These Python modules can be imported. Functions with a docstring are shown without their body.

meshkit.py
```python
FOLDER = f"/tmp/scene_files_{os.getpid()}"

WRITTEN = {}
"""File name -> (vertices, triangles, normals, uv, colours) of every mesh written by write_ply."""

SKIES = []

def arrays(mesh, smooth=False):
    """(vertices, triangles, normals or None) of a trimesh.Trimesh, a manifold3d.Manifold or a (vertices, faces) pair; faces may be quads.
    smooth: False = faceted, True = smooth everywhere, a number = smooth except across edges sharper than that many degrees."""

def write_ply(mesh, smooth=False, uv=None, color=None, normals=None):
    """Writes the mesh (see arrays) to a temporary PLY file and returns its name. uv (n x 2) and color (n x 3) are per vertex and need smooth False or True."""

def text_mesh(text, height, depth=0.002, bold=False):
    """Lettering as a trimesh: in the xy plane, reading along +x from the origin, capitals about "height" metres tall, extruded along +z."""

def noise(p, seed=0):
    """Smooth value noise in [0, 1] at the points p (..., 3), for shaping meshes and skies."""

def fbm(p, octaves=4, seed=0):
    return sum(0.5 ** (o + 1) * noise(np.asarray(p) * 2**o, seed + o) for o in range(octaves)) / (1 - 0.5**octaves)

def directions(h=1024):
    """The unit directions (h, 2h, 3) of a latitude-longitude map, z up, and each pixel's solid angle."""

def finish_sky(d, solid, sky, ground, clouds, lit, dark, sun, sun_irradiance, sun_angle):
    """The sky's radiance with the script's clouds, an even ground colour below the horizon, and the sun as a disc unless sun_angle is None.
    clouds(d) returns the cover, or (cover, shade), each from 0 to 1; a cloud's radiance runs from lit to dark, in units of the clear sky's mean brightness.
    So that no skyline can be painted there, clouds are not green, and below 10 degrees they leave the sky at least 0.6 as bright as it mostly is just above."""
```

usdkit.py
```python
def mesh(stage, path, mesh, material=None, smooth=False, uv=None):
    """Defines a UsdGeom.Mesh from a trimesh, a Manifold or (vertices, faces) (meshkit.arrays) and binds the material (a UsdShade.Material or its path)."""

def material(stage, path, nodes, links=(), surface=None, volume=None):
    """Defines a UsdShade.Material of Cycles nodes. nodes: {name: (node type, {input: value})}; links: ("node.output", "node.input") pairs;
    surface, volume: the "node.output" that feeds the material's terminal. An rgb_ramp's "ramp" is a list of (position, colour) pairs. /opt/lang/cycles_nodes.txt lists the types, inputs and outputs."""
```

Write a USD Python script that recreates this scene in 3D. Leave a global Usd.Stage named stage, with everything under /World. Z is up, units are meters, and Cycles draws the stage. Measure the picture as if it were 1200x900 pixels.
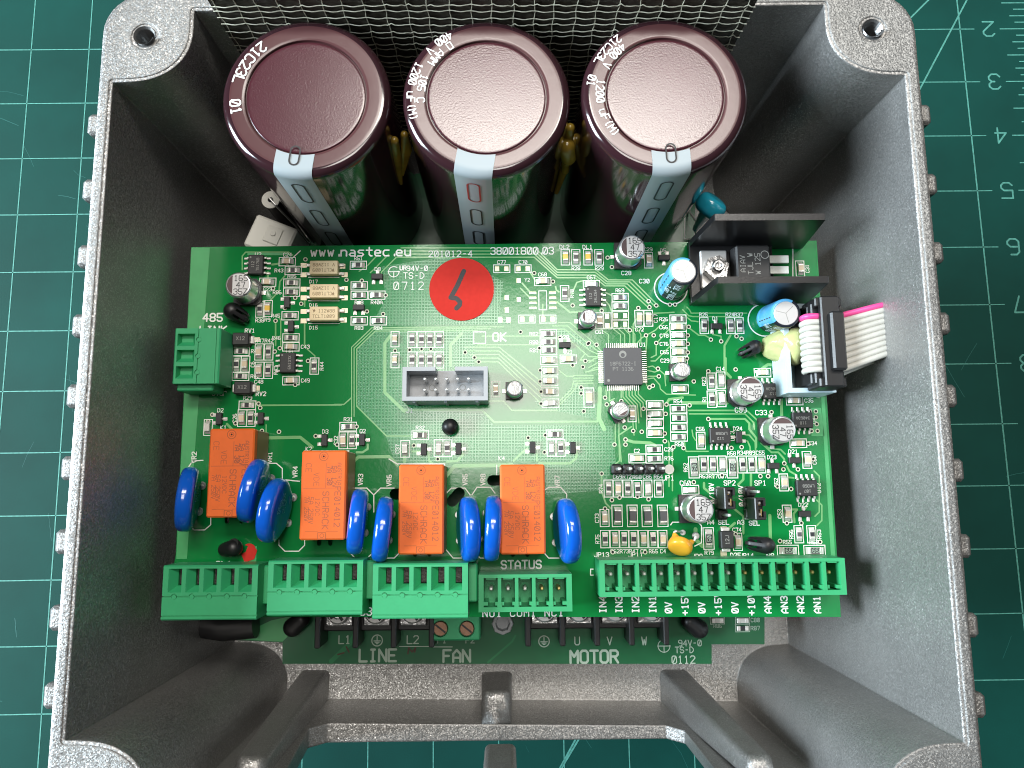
import math, random, numpy as np, trimesh, usdkit
import manifold3d as m3
from shapely.geometry import LineString, Polygon, Point, box as sbox
from shapely.ops import unary_union
from pxr import Usd, UsdGeom, UsdLux, UsdShade, Gf, Sdf, Vt

random.seed(7); np.random.seed(7)
stage = Usd.Stage.CreateInMemory()
UsdGeom.SetStageUpAxis(stage, 'Z'); UsdGeom.SetStageMetersPerUnit(stage, 1.0)
UsdGeom.Xform.Define(stage, '/World'); UsdGeom.Scope.Define(stage, '/World/Looks')
S = 0.001                                   # everything below is measured in millimetres; board top is z = 0

# ------------------------------------------------------------------ camera
F, H = 870.0, 178.0                         # focal length in pixels of a 1200 wide picture; height above the board
n_ = np.array([(592 - 600) / F, (574 - 450) / F, 1.0]); n_ /= np.linalg.norm(n_)
x_ = np.array([1, -.008, 0.0]); x_ -= n_ * (x_ @ n_); x_ /= np.linalg.norm(x_)
AX = np.array([x_, np.cross(-n_, x_), -n_])  # rows: world axes in camera (right, down, forward)
cam = UsdGeom.Camera.Define(stage, '/World/camera')
R_, U_, B_ = AX[:, 0], -AX[:, 1], -AX[:, 2]
cam.AddTransformOp().Set(Gf.Matrix4d(*R_, 0, *U_, 0, *B_, 0, 0, 0, H * S, 1))
cam.CreateHorizontalApertureAttr(36.0); cam.CreateVerticalApertureAttr(27.0)
cam.CreateFocalLengthAttr(F / 1200 * 36.0); cam.CreateClippingRangeAttr((0.01, 20.0))
cam.CreateExposureAttr(0.07)

# ------------------------------------------------------------------ lamps of the room
def rect_light(name, pos, target, w, h, power, color):
    l = UsdLux.RectLight.Define(stage, '/World/' + name)
    p, t = np.array(pos, float), np.array(target, float)
    b = (p - t) / np.linalg.norm(p - t); r = np.cross([0, 1, 0.001], b); r /= np.linalg.norm(r); u = np.cross(b, r)
    l.AddTransformOp().Set(Gf.Matrix4d(*r, 0, *u, 0, *b, 0, *p, 1))
    l.CreateWidthAttr(w); l.CreateHeightAttr(h); l.CreateIntensityAttr(power); l.CreateColorAttr(Gf.Vec3f(*color))
    return l
rect_light('ceiling_panel', (0.0, 0.25, 1.6), (0.0, 0.25, 0), .46, .42, 12, (1, .95, .885))
rect_light('ceiling_panel_001', (0.15, 0.80, 1.6), (0.15, 0.80, 0), .88, .32, 23, (1, .945, .87))
rect_light('window', (-1.7, .05, .78), (0, 0, 0), 1.0, .8, 38, (.78, .91, 1.0))
dome = UsdLux.DomeLight.Define(stage, '/World/room_ambience')
dome.CreateIntensityAttr(.012); dome.CreateColorAttr(Gf.Vec3f(.95, .98, 1))

# ------------------------------------------------------------------ helpers
used = {}
def numbered(parent, name):
    k = (parent, name); n = used.get(k, 0); used[k] = n + 1
    return f'{parent}/{name}' if n == 0 else f'{parent}/{name}_{n:03d}'
def data(prim, **kw):
    for k, v in kw.items():
        if v: prim.SetCustomDataByKey(k, v)
def thing(name, label, category, group=None, kind=None):
    p = numbered('/World', name); x = UsdGeom.Xform.Define(stage, p)
    data(x.GetPrim(), label=label, category=category, group=group, kind=kind)
    return p
def put(parent, name, mesh, mat, smooth=30, label=None, **kw):
    p = numbered(parent, name)
    v, f = mesh if isinstance(mesh, tuple) else arr(mesh)
    m = usdkit.mesh(stage, p, (np.asarray(v, float) * S, f), MAT[mat], smooth=smooth)
    data(m.GetPrim(), label=label, **kw)
    return p
def solo(name, mesh, mat, label, category, smooth=30, group=None, kind=None):
    return put('/World', name, mesh, mat, smooth, label=label, category=category, group=group, kind=kind)

def P(px, py, z=0.0):
    """point of the plane at height z that stands at this place of the photograph"""
    w = AX @ np.array([(px - 600) / F, (py - 450) / F, 1.0]); t = (z - H) / w[2]
    return np.array([w[0] * t, w[1] * t])
def P3(px, py, z=0.0): return np.array([*P(px, py, z), z])

def arr(m):
    if isinstance(m, tuple): return np.asarray(m[0], float), np.asarray(m[1], int)
    if isinstance(m, m3.Manifold):
        q = m.to_mesh(); return np.array(q.vert_properties[:, :3], float), np.array(q.tri_verts, int)
    return np.array(m.vertices, float), np.array(m.faces, int)
def cat(*ms):
    ms = [arr(m) for m in (ms[0] if len(ms) == 1 and isinstance(ms[0], list) else ms)]
    vs, fs, n = [], [], 0
    for v, f in ms: vs.append(v); fs.append(f + n); n += len(v)
    return np.vstack(vs), np.vstack(fs)
def rot(axis, deg):
    return trimesh.transformations.rotation_matrix(math.radians(deg), {'x': [1, 0, 0], 'y': [0, 1, 0], 'z': [0, 0, 1]}[axis])[:3, :3]
def mv(m, t=(0, 0, 0), rz=0, R=None):
    v, f = arr(m)
    if R is not None: v = v @ R.T
    if rz: v = v @ rot('z', rz).T
    return v + np.array([*t, 0][:3] if len(t) == 2 else t), f
BOXF = np.array([[0, 2, 1], [0, 3, 2], [4, 5, 6], [4, 6, 7], [0, 1, 5], [0, 5, 4], [1, 2, 6], [1, 6, 5], [2, 3, 7], [2, 7, 6], [3, 0, 4], [3, 4, 7]])
def bx(x0, x1, y0, y1, z0, z1):
    return np.array([[x0, y0, z0], [x1, y0, z0], [x1, y1, z0], [x0, y1, z0], [x0, y0, z1], [x1, y0, z1], [x1, y1, z1], [x0, y1, z1]], float), BOXF
def cb(cx, cy, z0, dx, dy, dz, b=0.0, top=1.0):
    """a box on z0; b chamfers its edges, top tapers it"""
    if not b and top == 1: return bx(cx - dx / 2, cx + dx / 2, cy - dy / 2, cy + dy / 2, z0, z0 + dz)
    pts = []
    for sx in (-1, 1):
        for sy in (-1, 1):
            for z, k, s in ((z0, 1, 1), (z0 + dz, top, -1)):
                hx, hy = dx / 2 * k, dy / 2 * k
                if not b: pts.append((cx + sx * hx, cy + sy * hy, z)); continue
                pts += [(cx + sx * (hx - b), cy + sy * (hy - b), z), (cx + sx * hx, cy + sy * (hy - b), z + s * b), (cx + sx * (hx - b), cy + sy * hy, z + s * b)]
    return m3.Manifold.hull_points(np.array(pts, float))
def lathe(prof, n=32, c=(0, 0, 0)):
    """prof: (radius, height) from bottom to top"""
    a = np.arange(n) * 2 * math.pi / n; v, f = [], []
    for r, z in prof: v += [(r * math.cos(t), r * math.sin(t), z) for t in a]
    for i in range(len(prof) - 1):
        for j in range(n):
            k = (j + 1) % n; f += [(i * n + j, i * n + k, (i + 1) * n + k), (i * n + j, (i + 1) * n + k, (i + 1) * n + j)]
    v = np.array(v) + np.array(c); 
    lo, hi = len(v), len(v) + 1
    v = np.vstack([v, [np.array(c) + (0, 0, prof[0][1]), np.array(c) + (0, 0, prof[-1][1])]])
    m = (len(prof) - 1) * n
    for j in range(n):
        k = (j + 1) % n; f += [(lo, k, j), (hi, m + j, m + k)]
    return v, np.array(f)
def cyl(c, r, z0, z1, n=24, b=0.0):
    return lathe([(r - b, z0), (r, z0 + b), (r, z1 - b), (r - b, z1)] if b else [(r, z0), (r, z1)], n, (c[0], c[1], 0))
def tube(pts, r, n=10):
    p = np.asarray(pts, float); t = np.gradient(p, axis=0); t /= np.linalg.norm(t, axis=1, keepdims=True) + 1e-12
    a = np.cross(t, [0.13, 0.97, 0.2]); a /= np.linalg.norm(a, axis=1, keepdims=True) + 1e-12; b = np.cross(t, a)
    ang = np.arange(n) * 2 * math.pi / n; rr = np.broadcast_to(r, (len(p),))
    v = (p[:, None] + rr[:, None, None] * (np.cos(ang)[None, :, None] * a[:, None] + np.sin(ang)[None, :, None] * b[:, None])).reshape(-1, 3); f = []
    for i in range(len(p) - 1):
        for j in range(n):
            k = (j + 1) % n; f += [(i * n + j, i * n + k, (i + 1) * n + k), (i * n + j, (i + 1) * n + k, (i + 1) * n + j)]
    m = (len(p) - 1) * n
    v = np.vstack([v, p[0], p[-1]])
    for j in range(n):
        k = (j + 1) % n; f += [(len(v) - 2, k, j), (len(v) - 1, m + j, m + k)]
    return v, np.array(f)
def flat(geom, z=0.0):
    """a thin printed sheet"""
    out = []
    for g in getattr(geom, 'geoms', [geom]):
        if g.is_empty or g.area < 1e-6: continue
        v, f = trimesh.creation.triangulate_polygon(g, engine='earcut')
        v = np.c_[v, np.full(len(v), z)]
        a, b, c = v[f[:, 0]], v[f[:, 1]], v[f[:, 2]]
        s = np.cross(b - a, c - a)[:, 2] < 0; f = np.array(f); f[s] = f[s][:, ::-1]
        out.append((v, f))
    return cat(out)
def slab(geom, z0, z1):
    out = [mv(trimesh.creation.extrude_polygon(g, z1 - z0, engine='earcut'), (0, 0, z0)) for g in getattr(geom, 'geoms', [geom])]
    return cat(out)
def stroke(pts, w, cap='round'):
    return LineString([tuple(p[:2]) for p in pts]).buffer(w / 2, quad_segs=3, cap_style=cap, join_style='mitre' if cap == 'flat' else 'round')
def pxline(pts, w, z=0.0, cap='round'): return stroke([P(a, b, z) for a, b in pts], w, cap)
def man(m): 
    v, f = arr(m); return m3.Manifold(m3.Mesh(v.astype(np.float32), f.astype(np.uint32)))
def mbox(x0, x1, y0, y1, z0, z1): return m3.Manifold.cube((x1 - x0, y1 - y0, z1 - z0)).translate((x0, y0, z0))
def BADD(ms):
    o = ms[0]
    for q in ms[1:]: o = o + q
    return o
def prism(poly, z0, z1):
    cs = m3.CrossSection([np.array(poly.exterior.coords)[:-1]] + [np.array(i.coords)[:-1] for i in poly.interiors], m3.FillRule.EvenOdd)
    return m3.Manifold.extrude(cs, z1 - z0).translate((0, 0, z0))

# stroke lettering, as the photograph's boards carry it: strokes on a 4 x 6 grid
GL = {'A': '00 04 26 44 40|02 42', 'B': '00 06 36 45 44 33 03|33 42 41 30 00', 'C': '45 36 16 05 01 10 30 41', 'D': '00 06 26 44 42 20 00', 'E': '46 06 00 40|03 33', 'F': '46 06 00|03 33',
 'G': '45 36 16 05 01 10 30 41 43 23', 'H': '00 06|40 46|03 43', 'I': '16 36|10 30|26 20', 'J': '46 41 30 10 01', 'K': '00 06|46 03 40', 'L': '06 00 40', 'M': '00 06 23 46 40', 'N': '00 06 40 46',
 'O': '10 01 05 16 36 45 41 30 10', 'P': '00 06 36 45 44 33 03', 'Q': '10 01 05 16 36 45 41 30 10|22 40', 'R': '00 06 36 45 44 33 03|23 40', 'S': '45 36 16 05 04 13 33 42 41 30 10 01', 'T': '06 46|26 20',
 'U': '06 01 10 30 41 46', 'V': '06 20 46', 'W': '06 10 24 30 46', 'X': '00 46|06 40', 'Y': '06 23 46|23 20', 'Z': '06 46 00 40', '0': '10 01 05 16 36 45 41 30 10|11 35', '1': '15 26 20|10 30',
 '2': '05 16 36 45 44 00 40', '3': '05 16 36 45 44 33 42 41 30 10 01|23 33', '4': '30 36 02 42', '5': '46 06 03 33 42 41 30 10 01', '6': '36 16 05 01 10 30 41 42 33 03', '7': '06 46 20',
 '8': '13 04 05 16 36 45 44 33 13 02 01 10 30 41 42 33', '9': '10 30 41 45 36 16 05 04 13 43', '.': '20 21', '-': '13 33', '+': '03 43|21 25', '/': '00 46', '(': '36 25 21 30', ')': '16 25 21 10', ' ': '',
 'w': '04 10 23 30 44', 'n': '00 04|03 14 34 43 40', 'a': '14 34 43 40 10 01 12 42', 's': '44 14 03 12 32 41 30 00', 't': '26 21 30 40|04 44', 'e': '02 42 43 34 14 03 01 10 40', 'c': '44 14 03 01 10 40', 'u': '04 01 10 30 41|44 40',
 'o': '10 30 41 43 34 14 03 01 10', 'm': '00 04|03 14 23 20|23 34 43 40', 'k': '00 06|34 02 30', 'i': '20 24|25 26', 'l': '16 26 20|10 30', 'p': '0- 04|04 34 43 41 30 00', 'v': '04 20 44', '#': '00 06 46 40 00', ',': '1- 21', '^': '04 26 44'}
GL['Y'] = '06 23 46|23 20'
def strokes(text, h, w=None, adv=1.36):
    s = h / 6.0; x = 0; out = []
    for ch in text:
        for pl in GL.get(ch, '').split('|'):
            pts = [(x + int(a[0]) * s * .95, (-1 if a[1] == '-' else int(a[1])) * s) for a in pl.split()]
            if len(pts) > 1: out.append(pts)
        x += 4 * s * adv * (.55 if ch in '.,i' else 1)
    return out, max(x - 4 * s * (adv - 1), .1)
def textgeo(text, h, c=(0, 0), rz=0, w=None, anchor='c', adv=1.36, sx=1.0):
    pl, width = strokes(text, h, adv=adv); w = w or h * .15; g = []
    ca, sa = math.cos(math.radians(rz)), math.sin(math.radians(rz))
    ox = -width / 2 if anchor == 'c' else 0 if anchor == 'l' else -width
    for p in pl:
        q = [((x + ox) * sx, y - h / 2) for x, y in p]
        g.append(stroke([(c[0] + x * ca - y * sa, c[1] + x * sa + y * ca) for x, y in q], w))
    return unary_union(g) if g else Polygon()
def boldgeo(text, h, c, rz=0, adv=1.42, w=None): return textgeo(text, h, c, rz, w or h * .2, adv=adv)

# ------------------------------------------------------------------ materials
MAT = {}
def mk(name, base, rough=.5, metal=0., spec=.5, coat=0., bump=None, var=0., vs=300, trans=0., grain=0., gs=1500, emis=None, rvar=0., sss=0.):
    n = {'p': ('principled_bsdf', {'base_color': base, 'roughness': rough, 'metallic': metal, 'specular_ior_level': spec, 'coat_weight': coat, 'coat_roughness': .08, 'transmission_weight': trans})}
    l = []
    if var or bump or grain or rvar: n['g'] = ('geometry', {})
    if var or grain:
        n['t'] = ('noise_texture', {'scale': vs, 'detail': 4., 'roughness': .6}); l.append(('g.position', 't.vector'))
        b = np.array(base); n['r'] = ('rgb_ramp', {'ramp': [(.25, tuple(b * (1 - var))), (.75, tuple(np.minimum(b * (1 + var), 1)))]}); l.append(('t.fac', 'r.fac'))
        src = 'r.color'
        if grain:
            n['t2'] = ('noise_texture', {'scale': gs, 'detail': 2., 'roughness': .7}); l.append(('g.position', 't2.vector'))
            n['r2'] = ('rgb_ramp', {'ramp': [(.3, (1 - grain,) * 3), (.7, (1 + grain,) * 3)]}); l.append(('t2.fac', 'r2.fac'))
            n['m'] = ('mix', {'mix_type': 'multiply', 'fac': 1.0}); l += [(src, 'm.color1'), ('r2.color', 'm.color2')]; src = 'm.color'
        l.append((src, 'p.base_color'))
    if rvar:
        n['t3'] = ('noise_texture', {'scale': 120., 'detail': 5.}); l.append(('g.position', 't3.vector'))
        n['mr'] = ('map_range', {'from_min': .3, 'from_max': .7, 'to_min': rough - rvar, 'to_max': rough + rvar}); l += [('t3.fac', 'mr.value'), ('mr.result', 'p.roughness')]
    if bump:
        sc, dist = bump
        n['bn'] = ('noise_texture', {'scale': sc, 'detail': 3., 'roughness': .6}); l.append(('g.position', 'bn.vector'))
        n['bu'] = ('bump', {'distance': dist, 'strength': 1.0}); l += [('bn.fac', 'bu.height'), ('bu.normal', 'p.normal')]
    if emis: n['p'][1].update(emission_color=emis[0], emission_strength=emis[1])
    MAT[name] = usdkit.material(stage, '/World/Looks/' + name, n, l, surface='p.BSDF')

def casting(name, base, rough, metal, bump, sparkle, tilt):
    """cast aluminium under a metallic paint: fine grain, and scattered flakes lying at odd angles; the bevel node rounds edges for the light"""
    n = {'g': ('geometry', {}), 'be': ('bevel', {'samples': 6, 'radius': .0007}),
         'n1': ('noise_texture', {'scale': 2600., 'detail': 2., 'roughness': .6}), 'n2': ('noise_texture', {'scale': 45., 'detail': 6., 'roughness': .62}),
         'v': ('voronoi_texture', {'scale': 4200.}), 'sc': ('separate_color', {}), 'sp': ('map_range', {'from_min': .72, 'from_max': .98, 'to_min': 0., 'to_max': 1., 'clamp': True}),
         'bu': ('bump', {'distance': bump, 'strength': 1.0}), 'vs': ('vector_math', {'math_type': 'subtract', 'vector2': (.5, .5, .5)}), 'va': ('vector_math', {'math_type': 'scale', 'scale': tilt}),
         'vv': ('vector_math', {'math_type': 'add'}), 'vn': ('vector_math', {'math_type': 'normalize'}),
         'r': ('rgb_ramp', {'ramp': [(.3, tuple(np.array(base) * .84)), (.7, tuple(np.array(base) * 1.1))]}),
         'mx': ('mix', {'mix_type': 'mix', 'color2': (.75, .75, .75)}), 'ml': ('math', {'math_type': 'multiply', 'value2': sparkle}),
         'mr': ('map_range', {'from_min': 0., 'from_max': 1., 'to_min': rough, 'to_max': rough * .5}), 'mm': ('map_range', {'from_min': 0., 'from_max': 1., 'to_min': metal, 'to_max': 1.}),
         'p': ('principled_bsdf', {'specular_ior_level': .5})}
    l = [('g.position', 'n1.vector'), ('g.position', 'n2.vector'), ('g.position', 'v.vector'), ('v.color', 'sc.color'), ('sc.r', 'sp.value'), ('be.bevel', 'bu.normal'), ('n1.fac', 'bu.height'),
         ('v.color', 'vs.vector1'), ('vs.vector', 'va.vector1'), ('va.vector', 'vv.vector1'), ('bu.normal', 'vv.vector2'), ('vv.vector', 'vn.vector1'), ('vn.vector', 'p.normal'),
         ('n2.fac', 'r.fac'), ('r.color', 'mx.color1'), ('sp.result', 'ml.value1'), ('ml.value', 'mx.fac'), ('mx.color', 'p.base_color'), ('ml.value', 'mr.value'), ('mr.result', 'p.roughness'), ('ml.value', 'mm.value'), ('mm.result', 'p.metallic')]
    MAT[name] = usdkit.material(stage, '/World/Looks/' + name, n, l, surface='p.BSDF')
casting('cast_aluminium', (.36, .355, .345), .46, .70, .00006, .5, .40)
casting('cast_rim', (.30, .30, .293), .46, .6, .00012, .35, .38)

def hatch(name, base, line, pitch, width, rough, bump):
    """soldermask over a hatched copper pour: crossing lines as real relief of colour and height"""
    n = {'g': ('geometry', {}), 's': ('separate_xyz', {}), 'p': ('principled_bsdf', {'roughness': rough, 'ior': 1.72}),
         'mx': ('mix', {'color1': base, 'color2': line}), 'bu': ('bump', {'distance': bump, 'strength': .6}), 'h': ('math', {'math_type': 'maximum'})}
    l = [('g.position', 's.vector')]
    for k in 'xy':
        n['d' + k] = ('math', {'math_type': 'multiply', 'value2': 1 / pitch}); n['f' + k] = ('math', {'math_type': 'pingpong', 'value2': .5})
        n['w' + k] = ('map_range', {'range_type': 'smoothstep', 'from_min': width, 'from_max': width + .12, 'to_min': 1., 'to_max': 0., 'clamp': True})
        l += [('s.' + k, f'd{k}.value1'), (f'd{k}.value', f'f{k}.value1'), (f'f{k}.value', f'w{k}.value')]
    l += [('wx.result', 'h.value1'), ('wy.result', 'h.value2'), ('h.value', 'mx.fac'), ('mx.color', 'p.base_color'), ('h.value', 'bu.height'), ('bu.normal', 'p.normal')]
    MAT[name] = usdkit.material(stage, '/World/Looks/' + name, n, l, surface='p.BSDF')
hatch('hatched_copper', (.006, .17, .045), (.03, .25, .085), .00078, .16, .17, .00004)

G = (.004, .185, .040)
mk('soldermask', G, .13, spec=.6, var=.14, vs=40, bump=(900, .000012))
mk('soldermask_lower', (.003, .10, .034), .3, var=.2, vs=60, bump=(700, .00002))  # darker copy of the mask: shade under the main board put into colour
mk('bare_laminate', (.07, .36, .13), .3, var=.1, vs=200)
mk('laminate_edge', (.12, .30, .11), .6, var=.2, vs=900)
mk('trace_lower', (.012, .17, .06), .3)  # lower traces darkened along with the shaded mask around them
mk('trace', (.17, .43, .16), .22, spec=.8, var=.1, vs=300)
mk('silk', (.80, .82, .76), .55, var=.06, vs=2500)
mk('silk_dim', (.36, .46, .37), .5)  # silk with the lower board's shade mixed in; also serves resistor codes
mk('solder', (.76, .74, .69), .3, metal=.45, bump=(1500, .00005))
mk('tinned', (.70, .70, .69), .32, metal=.65)
mk('thread_steel', (.33, .33, .33), .35, metal=.85)
mk('gold', (.83, .60, .26), .3, metal=.9)
mk('pad', (.62, .57, .42), .35, metal=.75)
mk('via_ring', (.62, .68, .50), .4)
mk('hole', (.006, .008, .007), .8)
mk('epoxy', (.018, .018, .019), .5, bump=(5000, .00002))
mk('epoxy_grey', (.075, .075, .08), .5, bump=(5000, .000015))
mk('ceramic', (.62, .60, .55), .5)
mk('film', (.025, .026, .03), .35)
mk('capacitor_tan', (.66, .54, .38), .42, var=.15, vs=500)
mk('coupler_tan', (.86, .70, .43), .5, var=.06, vs=600)
mk('tan_print', (.32, .22, .11), .6)
mk('lamp_amber', (.80, .52, .07), .35)
mk('can_aluminium', (.80, .80, .80), .3, metal=.92, bump=(4000, .000006))
mk('can_top', (.54, .54, .54), .45, metal=.5, bump=(3000, .00001))
mk('print_black', (.02, .02, .022), .5)
mk('print_grey', (.28, .28, .26), .6)
mk('mark_dark', (.085, .05, .05), .5)
mk('sleeve_blue', (.10, .40, .72), .25, coat=.3)
mk('sleeve_black', (.012, .016, .025), .25, coat=.3)
mk('print_pale', (.55, .68, .75), .5)
mk('varistor_blue', (.004, .10, .56), .16, coat=.5, bump=(250, .00008))
mk('varistor_print', (.16, .38, .78), .4)
mk('relay_orange', (.80, .15, .026), .5, spec=.3, var=.05, vs=500, bump=(2500, .00002))
mk('relay_print', (.36, .085, .03), .6)
mk('relay_line', (.42, .09, .015), .6)
mk('relay_side_shade', (.30, .15, .075), .4)  # brown for the sides of the orange case: shade and reflection painted in
mk('plug_green', (.034, .37, .15), .45, var=.04, vs=400, bump=(2200, .000015))
mk('header_green', (.030, .35, .135), .45, var=.04, vs=400)
mk('clamp_hole_shade', (.030, .026, .022), .4, metal=.3, bump=(1500, .0001))  # clamp metal taken nearly to black: shade inside the wire openings, painted
mk('plastic_black', (.014, .014, .015), .38, bump=(2500, .00002))
mk('rubber_black', (.010, .010, .011), .42, bump=(700, .00004))
mk('anodised', (.012, .012, .013), .30, bump=(2000, .00002))
mk('plastic_grey', (.40, .42, .44), .45, bump=(1800, .00003))
mk('plastic_pale_blue', (.52, .66, .72), .45, var=.05, vs=300)
mk('plastic_white', (.78, .77, .70), .5)
mk('wire_grey', (.54, .53, .48), .45, var=.08, vs=300)
mk('wire_pink', (.80, .07, .28), .4)
mk('glue', (.50, .52, .23), .16, trans=.12, var=.15, vs=200, bump=(120, .0003))
mk('glue_amber', (.34, .22, .03), .15, trans=.3, var=.3, vs=200)
mk('glue_brown', (.10, .055, .01), .2, trans=.2, var=.3, vs=200)
mk('disc_orange', (.90, .42, .03), .35, coat=.3, bump=(500, .00005))
mk('disc_orange_print', (.60, .24, .02), .5)
mk('disc_teal', (.015, .30, .42), .22, coat=.4)
mk('sticker_red', (.60, .032, .022), .75, spec=.2, bump=(1200, .00003), var=.05, vs=900)
mk('marker', (.045, .040, .040), .6, var=.2, vs=1500)
mk('cap_sleeve', (.032, .012, .016), .13, coat=.4, rvar=.03)
mk('cap_ring', (.085, .032, .034), .25, spec=.6, coat=.0, bump=(300, .00001))
mk('cap_disc', (.066, .014, .022), .2, spec=.85, bump=(2600, .000028))
mk('cap_stripe', (.34, .395, .42), .4)
mk('cap_print', (.80, .80, .77), .5)
mk('cap_red', (.35, .03, .03), .5)
mk('mat_green', (.003, .053, .043), .62, spec=.16, var=.16, vs=25, bump=(1800, .00003), grain=.10, gs=2500)
mk('mat_line', (.075, .30, .25), .6, var=.35, vs=900)
mk('mat_scratch', (.012, .13, .115), .5, var=.3, vs=900)
mk('mesh_black', (.050, .042, .032), .33, bump=(250, .0004), var=.6, vs=400)
mk('thread', (.85, .79, .62), .35, var=.3, vs=800)
mk('copper_screw', (.30, .17, .11), .4, metal=.7, var=.3, vs=900)
mk('bolt', (.60, .60, .60), .28, metal=.95, bump=(600, .0002))
mk('ink_brown', (.06, .02, .01), .6)
mk('white_print', (.62, .64, .60), .5)

# ================================================================== SETTING: the cutting mat
ZM = -128.0
mat = thing('cutting_mat', 'green cutting mat with pale teal inch grid under the metal housing', 'cutting mat')
put(mat, 'sheet', cb(0, 20, ZM - 3, 720, 620, 3, .6), 'mat_green')
MR = math.radians(.35); cR, sR = math.cos(MR), math.sin(MR)
def mp(x, y): return (x * cR - y * sR, x * sR + y * cR)
def mline(a, b, w=.42): return flat(stroke([mp(*a), mp(*b)], w, 'flat'), ZM + .05)
gx0, gy0 = -181.6, P(50, 121, ZM)[1] + 1.1
gxs = [gx0 + 25.4 * k for k in range(-3, 16)]; gys = [gy0 + 25.4 * k for k in range(-10, 4)]
XR = 207.0
for x in gxs:
    if x < XR - 30: put(mat, 'grid_line', mline((x, -230), (x, 300)), 'mat_line', False)
put(mat, 'grid_line', mline((XR, -230), (XR, 300), .6), 'mat_line', False, label='long vertical line along the ruler of the mat')
gyr = P(1110, 96, ZM)[1] - XR * sR
ys_r = [gyr + 25.4 * k for k in range(-10, 4)]
for y in gys: put(mat, 'grid_line', mline((-330, y), (0, y)), 'mat_line', False)
for y in ys_r: put(mat, 'grid_line', mline((0, y), (213.5, y)), 'mat_line', False)
for k, y in enumerate(ys_r):
    put(mat, 'ruler_tick', mline((225, y), (262, y), .5), 'mat_line', False)
    for j in range(1, 8):
        L = 36 if j == 4 else 32 if j % 2 == 0 else 30
        put(mat, 'ruler_tick', mline((262 - L + (1 if j == 4 else 0), y + 25.4 * j / 8), (262, y + 25.4 * j / 8), .5), 'mat_line', False)
    n = 13 - k
    if 1 <= n <= 12: put(mat, 'ruler_number', flat(textgeo(str(n), 7.0, mp(219.8, y), 180, .75, sx=1.1), ZM + .05), 'mat_line', False)
for a, b in (((1088, 0), (1060, 28)), ((1133, 0), (1075, 110)), ((679, 858), (640, 930)), ((655, 905), (700, 830))):
    A_, B2 = P(*a, ZM), P(*b, ZM); d = B2 - A_
    put(mat, 'diagonal_line', flat(stroke([A_ - d * .6, B2 + d * .5], .7, 'flat'), ZM + .07), 'mat_line', False)

rq = np.random.RandomState(11); sc_ = []
for k in range(70):
    a = np.array([rq.choice([-1, 1]) * rq.uniform(110, 215) if k % 3 else rq.uniform(-80, 80), rq.uniform(-110, 210) if k % 3 else rq.uniform(-160, -80)]); th = rq.uniform(0, math.pi); d = np.array([math.cos(th), math.sin(th)]) * rq.uniform(2, 16)
    sc_.append(stroke([a, a + d * .5 + rq.uniform(-.6, .6, 2), a + d], rq.uniform(.08, .2)))
put(mat, 'knife_scratches', flat(unary_union(sc_), ZM + .035), 'mat_scratch', False, kind='stuff')

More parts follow.
